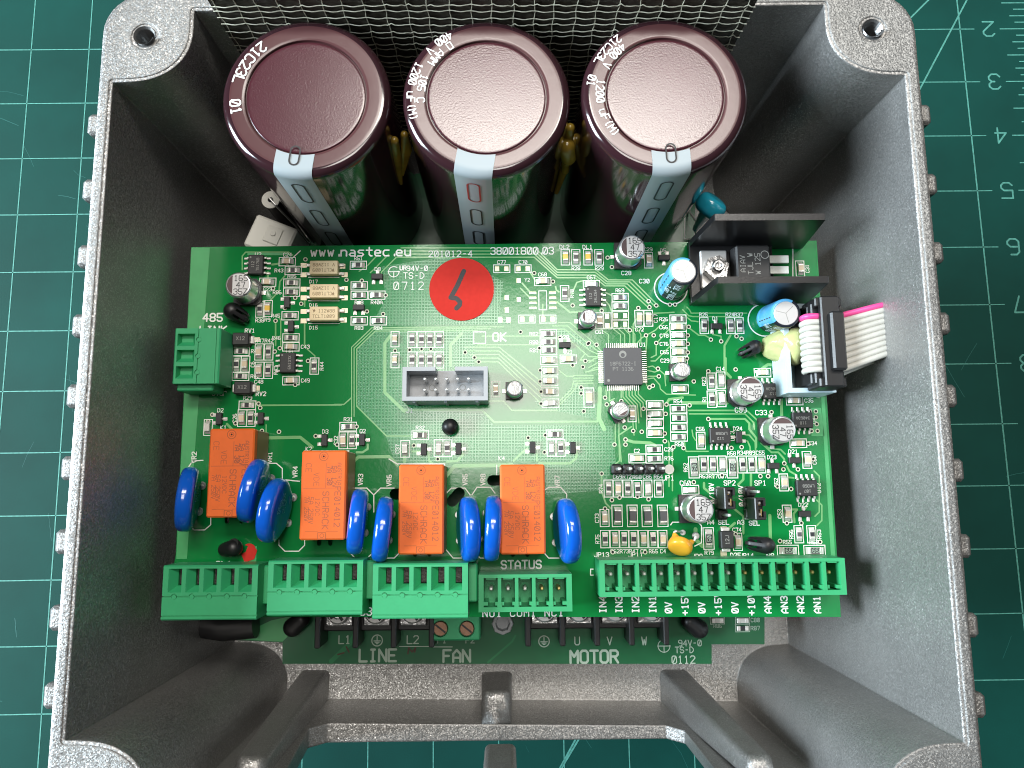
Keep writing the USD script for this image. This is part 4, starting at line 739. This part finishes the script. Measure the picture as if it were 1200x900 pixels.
smd_can(880, 456, 3.15, 7.7, 90, 'upper of the two neighbouring silver can capacitors below the ribbon connector', ('165', '47', '35Z'))
smd_can(917.5, 503, 3.15, 7.7, 90, 'lower of the two neighbouring silver can capacitors below the ribbon connector', ('165', '47', '35Z'))
smd_can(821, 597, 3.15, 7.7, 180, 'silver can capacitor above the orange disc', ('165', '47', '35Z'))
def sleeved(base, top, h, label):
    a, t = np.array([*P(*base), 0.4]), P3(*top, h); d = t - a; Ln = np.linalg.norm(d); d /= Ln
    x = np.cross([0, 1, 0], d); x /= np.linalg.norm(x); y = np.cross(d, x); Rm = np.array([x, y, d]).T; r = 3.4
    T = lambda m: mv(m, tuple(a), R=Rm)
    v, f = lathe([(r - .25, 0), (r, .3), (r, 1.5), (r - .3, 1.9), (r - .3, 2.2), (r, 2.7), (r, Ln - .5), (r - .1, Ln - .15), (r - .45, Ln), (r - .7, Ln - .05)], 48); f = f[:-96]
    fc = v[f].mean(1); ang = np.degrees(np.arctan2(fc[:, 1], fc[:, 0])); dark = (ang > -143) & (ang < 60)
    s = put(mb, 'sleeved_capacitor', T((v, f[~dark])), 'sleeve_blue', 40, label=label)
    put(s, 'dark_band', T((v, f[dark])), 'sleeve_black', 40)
    put(s, 'top', T(lathe([(r - .65, Ln - .1), (r - .75, Ln - .02), (.02, Ln - .02)], 40)), 'can_top', 30)
    put(s, 'vent_groove', T(flat(unary_union([stroke([(0, 0), (2.2 * math.cos(math.radians(q)), 2.2 * math.sin(math.radians(q)))], .14) for q in (165, 45, -75)]), Ln - .005)), 'print_grey', False)
    def wrap(g, z0, a0):
        m = trimesh.Trimesh(*flat(g), process=False).subdivide(); q = np.array(m.vertices); th = math.radians(a0) + q[:, 0] / r
        return T((np.c_[(r + .05) * np.cos(th), (r + .05) * np.sin(th), z0 + q[:, 1]], np.array(m.faces)))
    put(s, 'printed_text', wrap(unary_union([textgeo('220uF 35V', 1.3, (.3, 0), 90, .26), textgeo('105 C', 1.0, (-1.5, 0), 90, .2)]), Ln * .52, -113), 'print_pale', True)
    put(s, 'dash_line', wrap(unary_union([sbox(-.12, -4 + 2.1 * k, .12, -2.8 + 2.1 * k) for k in range(5)]), Ln * .5, -166), 'sleeve_black', True)
sleeved((786.5, 338), (801, 317.5), 12.8, 'blue sleeved capacitor left of the black heat sink')
sleeved((902, 374), (921, 367), 13.0, 'blue sleeved capacitor below the black heat sink, leaning to the ribbon connector')

# ---- heat sink with bolted regulator
ft = 20.5
u0, u1 = P(837, 256, ft), P(968, 263, ft); w0, w1 = P(837, 325, ft), P(972, 330, ft)
xa, xb_ = P(806, 330, 0)[0], P(940, 330, 0)[0]
yu, yw = u0[1] + .3, w0[1] - .6
put_hs = put(mb, 'heat_sink', cb((xa + xb_) / 2 - 4, (yu + yw) / 2, 1.2, (xb_ - xa) - 8, yu - yw + 1.2, 1.5, .15), 'anodised', 30, label='black anodised U-shaped heat sink at the upper right of the board')
for yy, q1 in ((yu, u1), (yw, w1)):
    fin = m3.Manifold.hull_points(np.array([(x, y, z) for y in (yy - .75, yy + .75) for (x, z) in ((xa, .6), (xb_ + .3, .6), (q1[0], ft - .2), (q1[0] - .2, ft), (u0[0] + .2, ft), (u0[0], ft - .3))], float))
    put(put_hs, 'fin', fin, 'anodised', 20)
c = P(837, 314, 5)
put(mb, 'regulator_tab', cb(c[0] + .3, c[1], 2.75, 6.6, 9.6, 1.2, .3), 'tinned', 30)
rg = put(mb, 'regulator', cb(*P(883, 309, 7), 2.75, 8.6, 9.8, 4.3, .4, .95), 'epoxy', 25, label='black voltage regulator bolted inside the heat sink')
a = P(883, 309, 7)
put(rg, 'printed_text', flat(unary_union([textgeo('AIAV', 1.2, a + (-2.6, 0), 90, .13), textgeo('TJL W', 1.2, a + (-.8, 0), 90, .13), textgeo('W 125', 1.2, a + (1.0, 0), 90, .13), Point(a[0] + 2.8, a[1] + 2.2).buffer(1).difference(Point(a[0] + 2.8, a[1] + 2.2).buffer(.85))]), 7.07), 'print_grey', False)
put(rg, 'lead', cb(*P(912, 304, 4), 3.6, 5.0, 1.9, .7, .1), 'silk'); put(rg, 'lead', cb(*P(912, 316.5, 4), 3.6, 5.0, 1.9, .7, .1), 'silk')
bo = put(mb, 'bolt', m3.Manifold.cylinder(2.6, 3.0, 3.0, 6).rotate((0, 0, 15)).translate((c[0] + .3, c[1] - .2, 3.9)), 'bolt', 20, label='hexagon nut holding the regulator to the heat sink')
put(bo, 'thread', lathe([(1.5, 3.9), (1.5, 7.4), (1.2, 7.8), (.9, 7.8), (.6, 7.4), (.02, 7.4)], 24, (c[0] + .3, c[1] - .2, 0)), 'bolt', 25)

# ---- relays
def relay(cx, cy, label, w=10.05, l=19.7):
    c = P(cx, cy, 10.7); r = put(mb, 'relay', cb(*c, 8.3, w, l, 2.4, .35), 'relay_orange', 25, label=label)
    z = 10.71
    put(r, 'relay_case', cb(c[0], c[1], .1, w - .25, l - .25, 8.25, .2), 'relay_side_shade', 20)
    ri = lambda q, R, w_: Point(*q).buffer(R).difference(Point(*q).buffer(R - w_))
    put(r, 'vent_ring', flat(unary_union([ri(c + (-.1, l / 2 - 1.3), 1.05, .17), ri(c + (-.1, l / 2 - 1.3), .55, .13)]), z), 'relay_line', False)
    put(r, 'vent_hole', flat(Point(*(c + (-.1, l / 2 - 1.3))).buffer(.2), z + .01), 'hole', False)
    q = c + (-.1, -l / 2 + .95)
    put(r, 'corner_mark', flat(unary_union([sbox(q[0] - .95, q[1] - .8, q[0] + .95, q[1] + .75).difference(sbox(q[0] - .78, q[1] - .62, q[0] + .78, q[1] + .58)), ri(q + (.05, 0), .5, .15), stroke([q + (-3.6, .9), q + (-.9, .9)], .1), stroke([q + (.9, .9), q + (3.6, .9)], .1)]), z), 'relay_line', False)
    T_ = [textgeo('PE014012', 1.25, c + (3.2, -2.6), -90, .17), textgeo('SCHRACK', 1.35, c + (.6, -3.4), -90, .17), textgeo('12VDC', .9, c + (-1.2, -2.6), -90, .11), textgeo('5A 250V', .95, c + (-2.6, -3.4), -90, .12), textgeo('7A 250V', .9, c + (-3.6, -3.0), -90, .11), textgeo('AUSTRIA', .8, c + (3.5, 4.6), -90, .12), textgeo('5A 12V', .9, c + (2.4, 4.0), -90, .16), textgeo('7A 30', 1.0, c + (1.3, 4.3), -90, .2), textgeo('VDE', 1.2, c + (-1.6, 3.4), -90, .1), textgeo('CE', 1.2, c + (-3.4, 6.0), -90, .1), stroke([c + (-4.4, 1.5), c + (4.4, 1.5)], .09), stroke([c + (.5, 1.5), c + (.5, 7)], .09)]
    put(r, 'printed_text', flat(unary_union(T_), z), 'relay_print', False)
    put(r, 'foot_pin', cat([tube([(c[0] + dx, c[1] - l / 2 + .2, .3), (c[0] + dx, c[1] - l / 2 - .7, .25)], .55, 8) for dx in (-1.2, 2.1)]), 'rubber_black', True)
relay(270, 554, 'orange relay furthest left, between two blue varistors')
relay(378.7, 580, 'second orange relay from the left, standing right of the printed varistor')
relay(493.5, 596.5, 'third orange relay from the left, over the third green front plug')
relay(612.5, 596.5, 'rightmost orange relay, above the word STATUS')
# ---- blue varistors
def varistor(px, py, lean, yaw, side, label, r=7.45, th=3.9, zc=8.3, text=None, r2=1):
    c = P3(px, py, zc); Rm = rot('z', yaw) @ rot('y', lean)
    d = man(mv(disc(0, r, th), (0, 0, 0), R=Rm))
    def pt(y, z, x=0): return Rm @ np.array([x, y, z])
    sh = [m3.Manifold.sphere(1.05, 14).translate(tuple(pt(y, -r - .1, side * .7) if y > 9 else pt(y, -6.6, side * 1.1))) for y in (-3.0, 3.0)]
    low = [man(mv(disc(0, r * .72, th * .95), pt(0, -1.6), R=Rm))]
    m = BADD([d, m3.Manifold.batch_hull(low + sh)])
    m = m.refine_to_length(.9); tm = trimesh.Trimesh(*arr(m)); tm.merge_vertices(); trimesh.smoothing.filter_taubin(tm, .5, -.52, 14)
    v = put(mb, 'varistor', mv((np.array(tm.vertices), np.array(tm.faces)), c), 'varistor_blue', True, label=label)
    L = []
    for y in (-3.0, 3.0):
        q = c + pt(y, -6.6, side * 1.1); L.append(tube([q, (q[0] + side * .3, q[1], .8), (q[0] + side * .3, q[1], 0)], .4, 8)); L.append(cyl((q[0] + side * .3, q[1]), 1.0, 0, .35, 16, .15))
    put(v, 'lead', cat(L), 'tinned')
    if text or side > 0:
        g = unary_union([textgeo('K250', 1.3, (2.0, 1.2), 90, .16), textgeo('14 92', 1.3, (.3, 1.4), 90, .16), textgeo('SI', 1.3, (3.4, 1.6), 90, .16), Polygon([(1.6, -3.6), (3.6, -2.6), (2.6, -4.4)])])
        vv, ff = flat(g); q = np.c_[np.full(len(vv), th / 2 + .12), vv[:, 0], vv[:, 1] * 1.0]
        put(v, 'printed_text', (q @ Rm.T + c, ff[:, ::-1]), 'varistor_print', False)
varistor(220, 585, 16, -4, 1, 'blue varistor furthest left, standing at the left board edge')
varistor(297, 575, 6, -12, 1, 'blue varistor between the first relay and the printed varistor', text=True)
varistor(321, 598, 0, -10, 1, 'blue varistor with grey printing and a triangle on its face', text=True)
varistor(419, 611, 9, -5, 1, 'thin blue varistor right of the second orange relay')
varistor(448.5, 620, 8.5, -6, 1, 'thin blue varistor left of the third orange relay')
varistor(549.5, 620, 11, 2, -1, 'wide blue varistor right of the third orange relay')
varistor(577, 619, 2.5, -3, -1, 'thin blue varistor left of the rightmost orange relay')
varistor(665, 622, 8, 4, -1, 'blue varistor furthest right, by itself right of the last relay')
# ---- grey box header with ten pins
z = 8.8; a, b = P(471.7, 430, z), P(571.7, 469, z); cx, cy = (a + b) / 2; w, d = b[0] - a[0], a[1] - b[1]
hb = mbox(cx - w / 2, cx + w / 2, cy - d / 2, cy + d / 2, .2, z) - mbox(cx - w / 2 + .95, cx + w / 2 - .95, cy - d / 2 + .95, cy + d / 2 - .95, 2.6, z + 1) - mbox(cx - 2.25, cx + 2.25, cy, cy + d, 2.6, z + 1)
for k in (-1, 0, 1): hb = hb + mbox(cx + k * 7.3 - .3, cx + k * 7.3 + .3, cy - d / 2 - .25, cy - d / 2 + .1, .3, z - 1.8)
bh = put(mb, 'box_header', hb, 'plastic_grey', 20, label='grey box header with ten pins in the middle of the board')
for i in range(5):
    for j in (-1, 1):
        put(bh, 'pin', cb(cx + .25 + (i - 2) * 2.54, cy + .05 + j * 1.27, 2.6, .68, .68, 5.0, .2), 'tinned', 20)
put(bh, 'mould_mark', flat(unary_union([Point(cx + .25 + q * 2.54, cy - .1).buffer(.75).difference(Point(cx + .25 + q * 2.54, cy - .1).buffer(.62)) for q in (-1.5, 1.35)]), 2.63), 'print_grey', False)
# ---- five-pin header and white dot
z = 3; cx, cy = P(748.8, 549.5, 3)
sh = put(mb, 'pin_strip', cat([cb(cx + (k - 2) * 2.54, cy, .1, 2.5, 2.5, 2.6, .45) for k in range(5)]), 'plastic_black', 20, label='black strip of five pins below the right end of the hatched copper')
for k in range(5): put(sh, 'pin', cat([cb(cx + (k - 2) * 2.54, cy, 2.5, .7, .7, 4.5, .2)]), 'tinned', 20)
SILK.append(Point(*bp(784.3, 550)).buffer(1.15))
# ---- two jumpers on their pin strips
def jumper(px, py, tx, ty, pins, label):
    a = P(px, py, 2.5)
    s = put(mb, 'jumper_pins', cat([cb(a[0], a[1] + (k - 1) * 2.54, .1, 2.5, 2.5, 2.5, .4) for k in range(3)]), 'plastic_black', 20)
    for k in range(3): put(s, 'pin', cb(a[0], a[1] + (k - 1) * 2.54, 2.5, .64, .64, 5.6, .15), 'tinned', 20)
    y = a[1] + (1.27 if pins == 'u' else -1.27)
    body = man(cb(a[0], y, 2.7, 2.5, 5.0, 6.0, .2)) - mbox(a[0] - .55, a[0] + .75, y - 1.9, y + 1.9, 7.2, 10)- mbox(a[0], a[0] + 2, y - .6, y + .6, 6.5, 10)
    j = solo('jumper_cap', body, 'plastic_black', label, 'jumper', 20, 'jumper caps')
    put(j, 'contact', cat(cb(a[0] - .2, y + 1.1, 6.9, .8, .7, .8, .1), cb(a[0] + .35, y - .9, 6.9, .35, 1.6, 1.0, .05)), 'gold', 20)
jumper(846.5, 590, 0, 0, 'u', 'black jumper cap beside the lettering SP2, pushed over the upper two pins')
jumper(880.5, 589, 0, 0, 'd', 'black jumper cap beside the lettering SP1, pushed over the lower two pins')
for q in ([(843, 571), (840, 571), (840, 585)], [(840, 600), (840, 608), (845, 608)], [(876, 571), (873, 571), (873, 583)], [(873, 595), (873, 608), (878, 608)]): silk(q, .22)
# ---- orange disc capacitor
a = P3(797, 640, 3.2)
Rm = rot('z', -24) @ rot('x', 56) @ rot('y', 90)
dm = man(mv(disc(0, 3.0, 2.4), (0, 0, 0), R=Rm))
q0 = Rm @ np.array([0, 0, 0])
le = [P3(789.5, 624, 3.0), P3(813.5, 634, 2.2)]
body = BADD([dm] + [m3.Manifold.batch_hull([m3.Manifold.sphere(.95, 12).translate(tuple((l - a) * .55)), m3.Manifold.sphere(.5, 12).translate(tuple(l - a))]) for l in le]).refine_to_length(.6)
tm = trimesh.Trimesh(*arr(body)); tm.merge_vertices(); trimesh.smoothing.filter_taubin(tm, .5, -.52, 8)
od = put(mb, 'orange_disc_capacitor', mv((np.array(tm.vertices), np.array(tm.faces)), a), 'disc_orange', True, label='orange yellow disc capacitor lying over the long terminal header')
put(od, 'lead', cat(tube([le[0], P3(792, 622.5, 3.2), P3(800, 624, 0)], .28, 8), tube([le[1], P3(815, 629.5, 2.2), P3(815, 628, 0)], .28, 8), cyl(P(800, 624), .7, 0, .3, 12, .1), cyl(P(815, 628), .9, 0, .45, 14, .2)), 'tinned')

# ---- terminal headers with open cells
PT = 3.81
def header(px0, py0, px1, py1, n, label, z=8.5):
    a, b = P(px0, py0, z), P(px1, py1, z); cx, cy = (a + b) / 2; w, d = n * PT + 1.7, a[1] - b[1]
    x0, x1, y0, y1 = cx - w / 2, cx + w / 2, cy - d / 2, cy + d / 2
    o = mbox(x0, x1, y0, y1, .2, z) - mbox(x0 + 1.15, x1 - 1.15, y0 + 1.05, y1 - .75, 1.4, z + 1)
    for k in range(n):
        xc = cx + (k - (n - 1) / 2) * PT
        o = o + m3.Manifold.cube((2.2, .35, z - 3.4)).translate((xc - 1.1, y1 - 1.09, 3))
    h = put(mb, 'terminal_header', o, 'header_green', 20, label=label)
    for k in range(n - 1):
        xd = cx + (k - (n - 2) / 2) * PT
        put(h, 'divider', cat(bx(xd - .38, xd + .38, y0 + 1.0, y1 - .7, 1.3, z - .12), cb(xd, y0 + 1.75, 1.3, 2.0, .75, z - 1.6), cb(xd, y0 + 1.1, 1.3, 1.1, 1.2, z - 1.5)), 'header_green', False)
    put(h, 'end_key', cat(cb(x0 + 1.5, y0 + 1.75, 1.3, 1.2, .75, z - 1.6), cb(x1 - 1.5, y0 + 1.75, 1.3, 1.2, .75, z - 1.6)), 'header_green', False)
    for k in range(n):
        xc = cx + (k - (n - 1) / 2) * PT
        put(h, 'pin', cat(cb(xc, cy + .7, 1.3, .85, .85, 5.2, .22)), 'gold' if k > n * .55 else 'tinned', 20)
        put(h, 'pin_collar', lathe([(1.05, 1.38), (1.05, 1.9), (.85, 1.9), (.8, 1.5), (.02, 1.45)], 14, (xc, cy + .7, 0)), 'header_green', 30)
    return cx, cy, w, d
header(700, 656.5, 995, 697, 14, 'long green header with fourteen open cells at the lower right edge')
header(561.5, 673.5, 670, 716.5, 5, 'green header with five open cells under the word STATUS')
SILK.append(pxline([(563, 672), (659, 672)], .3, 0))
put(mb, 'silkscreen', flat(unary_union(SILK).difference(holes_).simplify(.012), ZS), 'silk', False, kind='stuff')

# ================================================================== pluggable terminal blocks (each can be pulled off)
def plug(cx, cy, n, rz, label, zt=15.5, depth=11.6, tilt=0.0, header_box=True):
    w = n * PT + 1.5; y0, y1 = -depth / 2, depth / 2; yb_ = y0 + 5.0
    o = man(m3.Manifold.hull_points(np.array([(x, y, z) for x in (-w / 2, w / 2) for (y, z) in ((y0, zt - .3), (y0 + .3, zt), (y1 - .3, zt), (y1, zt - .3), (y0, zt - 8.0), (y1, zt - 8.0))], float)))
    o = o - mbox(-w, w, yb_ - .14, yb_ + .14, zt - .35, zt + 1) - mbox(-w / 2 - 1, w / 2 + 1, y0 + .75, y0 + 1.0, zt - .3, zt + 1)
    for k in range(n):
        xc = (k - (n - 1) / 2) * PT; ya, yc = yb_ + .85, y1 - .7
        top = [(x, y, zt + .02) for x in (xc - 1.5, xc + 1.4) for y in (ya, yc)]; bot = [(x, y, zt - 2.0) for x in (xc - .15, xc + 1.3) for y in (ya + 1.25, yc - .35)]
        o = o - m3.Manifold.hull_points(np.array(top + bot, float)) - mbox(xc - .15, xc + 1.3, ya + 1.25, yc - .35, zt - 6.5, zt - 1.5)
        o = o - m3.Manifold.cylinder(1, .62, .62, 16).translate((xc - .05, yb_, zt - .3))
    Rm = rot('z', rz) @ rot('x', tilt)
    T = lambda m: mv(mv(m, (0, 0, -zt), R=np.eye(3)), (cx, cy, zt), R=Rm)
    t = thing('terminal_plug', label, 'terminal plug', 'green pluggable terminal plugs')
    put(t, 'body', T(o), 'plug_green', 20)
    for k in range(n):
        xc = (k - (n - 1) / 2) * PT
        put(t, 'clamp', T(cat(cb(xc + .575, (yb_ + 1.8 + y1) / 2, zt - 6.4, 1.6, y1 - yb_ - 2.6, 3.7, .15), cb(xc + 1.0, yb_ + 3.6, zt - 2.8, .28, 2.2, .35), cb(xc + .2, yb_ + 3.0, zt - 2.8, .5, .28, .3))), 'clamp_hole_shade', 20)  # dark block fills the opening as painted shade; small clamp bits on top
        put(t, 'key_bump', T(m3.Manifold.cylinder(.5, .5, .5, 14).translate((xc - .05, yb_ - .12, zt - .42))), 'plug_green', 20)
    return T, w
def socket(cx, cy, n, rz, label):
    w = n * PT + 3.2; T = lambda m: mv(m, (cx, cy, 0), rz=rz)
    h = put(mb, 'terminal_socket', T(cat(cb(0, 0, .2, w, 8.4, 7.0, .3))), 'header_green', 20, label=label)
def plug_at(x0, x1, y0, y1, n, rz, label, zt, slab_label, off=(0, 0), **kw):
    a, b = P(x0, y0, zt), P(x1, y1, zt); c = (a + b) / 2
    plug(c[0], c[1], n, rz, label, zt, **kw); socket(c[0] + off[0], c[1] + off[1], n, rz, slab_label)
plug_at(190, 302, 664, 725, 5, 0, 'leftmost green plug along the front edge, with five wire openings', 11.5, 'green socket under the leftmost front plug', (1.2, 1.0))
plug_at(314, 425, 658, 720, 5, 0, 'green five-way plug second from the left along the front edge', 12.2, 'green socket under the second front plug', (1.6, 1.0))
plug_at(439.5, 546, 661.5, 724, 5, 0, 'green five-way plug in front of the third relay, left of STATUS', 12.8, 'green socket under the third front plug', (1.0, 1.0))
plug_at(203, 258, 387, 447, 3, 90, 'green three-way plug at the left board edge beside the lettering 485', 9.0, 'green socket under the three-way plug', (-.8, -.6), depth=10.6)

# ================================================================== things lying on or clipped to the board
t = thing('round_sticker', 'round red paper sticker with a black pen stroke on the green board', 'sticker')
c = P(541, 339)
put(t, 'paper', cyl(c, 7.95, .07, .22, 64), 'sticker_red', 20)
put(t, 'pen_mark', flat(unary_union([stroke([P(543.5, 318), P(536, 335), P(528.3, 349)], 1.15), stroke([P(528.3, 349), P(535, 350), P(539, 354), P(538.5, 358), P(535, 361.5)], 1.15)]), .24), 'marker', False)
a = P(292, 645)
s2 = solo('torn_sticker', slab(unary_union([Point(*a).buffer(1.6), Polygon([tuple(P(*q)) for q in ((284, 648), (292, 640), (300, 645), (297, 654), (288, 657))]).buffer(.3)]).difference(Polygon([tuple(P(*q)) for q in ((280, 636), (291, 640), (288, 647), (280, 650))])), .05, .2), 'sticker_red', 'small torn scrap of red sticker beside a black stud at the lower left', 'sticker', False)
def stud(px, py, ax, length, r, label, z=1.2, split=True):
    """black rubber support stud with a split head"""
    a = P3(px, py, 2.2); th = math.radians(ax); d = np.array([math.cos(th), math.sin(th), .45]); d /= np.linalg.norm(d)
    o = m3.Manifold.batch_hull([m3.Manifold.sphere(r, 24).translate(tuple(a + d * length / 2)), m3.Manifold.sphere(r * .82, 24).translate(tuple(a - d * length / 2))])
    if split:
        n = np.array([-d[1], d[0], 0]); 
        for s in (-1, 1):
            b = m3.Manifold.cube((length * 1.1, .55, r * 3), True).rotate((0, 0, ax)).translate(tuple(a - d * (length * .62) + n * s * r * .38 + (0, 0, r * .9)))
            o = o - b
    o = o - mbox(-200, 200, -200, 200, -9, .02)
    return solo('support_stud', o, 'rubber_black', label, 'stud', 50, 'black rubber support studs')
stud(278, 368, 148, 2.6, 2.1, 'black split rubber stud above the lettering 485')
stud(527, 501, 60, .4, 2.0, 'round black rubber stud below the grey box header', split=False)
stud(878, 410, 25, 3.0, 1.75, 'black split rubber stud left of the yellow green glue')
stud(890, 638, -8, 3.2, 1.95, 'black oval rubber stud behind the long terminal header')
so = stud(269, 643, 10, 2.6, 2.0, 'glossy hollow black stud above the leftmost front plug', split=False)
put(so, 'opening', mv(cyl((0, 0), 1.25, 0, .2, 20, .05), (*P(274, 637, 3.4), 3.7), R=rot('z', 10) @ rot('x', -25)), 'hole')
for px, py, l in ((343, 735, 'black support stud in the lower board left of the LINE terminals'), (819, 737, 'black support stud in the lower board right of the W terminal')):
    a = P3(px, py, ZL + 3); o = m3.Manifold.batch_hull([m3.Manifold.sphere(2.5, 20).translate(tuple(a)), m3.Manifold.sphere(2.2, 20).translate(tuple(a + (-2.6 if px > 500 else 2.4, 2.0, .5)))])
    solo('support_stud', o, 'rubber_black', l, 'stud', 50, 'black rubber support studs')
gl = [(P3(905, 407, 2.0), 2.8), (P3(915, 402, 4), 3.0), (P3(926, 398, 7.5), 2.4), (P3(920, 415, 2.5), 2.8), (P3(935, 408, 9), 1.7), (P3(934, 393, 9), 1.7), (P3(931, 420, 7), 1.5)]
o = blob(gl).refine_to_length(1.0); tm = trimesh.Trimesh(*arr(o)); tm.merge_vertices(); nv = np.array(tm.vertices)
import meshkit
nv += tm.vertex_normals * ((meshkit.fbm(nv * .35, 3, 5) - .5) * 2.0)[:, None]; nv[:, 2] = np.maximum(nv[:, 2], .03)
solo('hot_glue', (nv, np.array(tm.faces)), 'glue', 'translucent yellow green glue blob between blue capacitor and ribbon connector', 'glue', True)
# ---- pale blue box header, ribbon plug and ribbon
z = 9.0; x0 = P(920, 455, z)[0] + .6; y0 = P(955, 461, z)[1] + .2; x1 = x0 + 11.2; y1 = y0 + 21.0
xo = x0 + .0
ph = put(mb, 'box_header', mbox(x0, x1, y0, y1, .2, z) - mbox(x0 + 1.1, x1 - 1.1, y0 + 1.1, y1 - 1.1, 2.5, z + 1) - mbox(x0 + 3.6, x1 + 1, y0 + 3, y1 - 3, 2.5, z + 1) , 'plastic_pale_blue', 20, label='pale blue box header at the right board edge, filled by the ribbon plug')
rp = thing('ribbon_plug', 'black ribbon cable plug pressed into the pale blue header at the right board edge', 'connector')
xc, yc = (x0 + x1) / 2 + 1.7, (y0 + y1) / 2
put(rp, 'body', cb(xc, yc, 3.2, 6.4, 18.2, 9.3, .3), 'plastic_black', 20)
put(rp, 'cover', cat(cb(xc + .2, yc, 12.6, 6.6, 18.6, 2.0, .3), cb(xc + .1, yc, 15.6, 4.2, 20.4, 1.7, .3)), 'plastic_black', 20)
put(rp, 'end_lug', cb(xc + .2, yc + 9.1, 9, 6.0, 2.2, 7.2, .3), 'plastic_black', 20); put(rp, 'end_lug', cb(xc + .2, yc - 9.1, 9, 6.0, 2.2, 7.2, .3), 'plastic_black', 20)
put(rp, 'strain_relief', cb(xc + .9, yc - .2, 17.0, 3.1, 13.2, 2.0, .45), 'plastic_black', 20)
rb = thing('ribbon_cable', 'flat grey ten-wire ribbon cable with one pink edge wire folded at the right wall', 'cable')
for k in range(10):
    y = yc + (4.5 - k) * 1.35; ye = y * 1.0 + 1.0
    xs = [(xc - 4.0, 11.2), (xc - 4.5, 12.6), (xc - 4.4, 14.2), (xc - 3.6, 15.0), (xc - 2, 15.2), (xc + 2, 15.2), (xc + 5.5, 15.3), (xc + 10, 15.8), (xc + 14.2, 15.6), (xc + 15.6, 14.6), (xc + 15.9, 12.9), (xc + 15.0, 11.2), (xc + 9, 9.8), (xc + 4.5, 10.4)]
    ks = np.linspace(0, 1, len(xs)); tt = np.linspace(0, 1, 46)
    from scipy.interpolate import PchipInterpolator as _PI
    px_, pz_ = _PI(ks, [q[0] for q in xs])(tt), _PI(ks, [q[1] for q in xs])(tt)
    py_ = y + np.clip((px_ - xc - 3) / 10, 0, 1) * 2.4 * (1 + .05 * k) - np.where(tt > .72, (tt - .72) * 3, 0)
    put(rb, 'wire', tube(np.c_[px_, py_, pz_ + .06 * math.sin(k * 1.7)], .69, 10), 'wire_pink' if k == 0 else 'wire_grey', True, label='pink edge wire' if k == 0 else None)
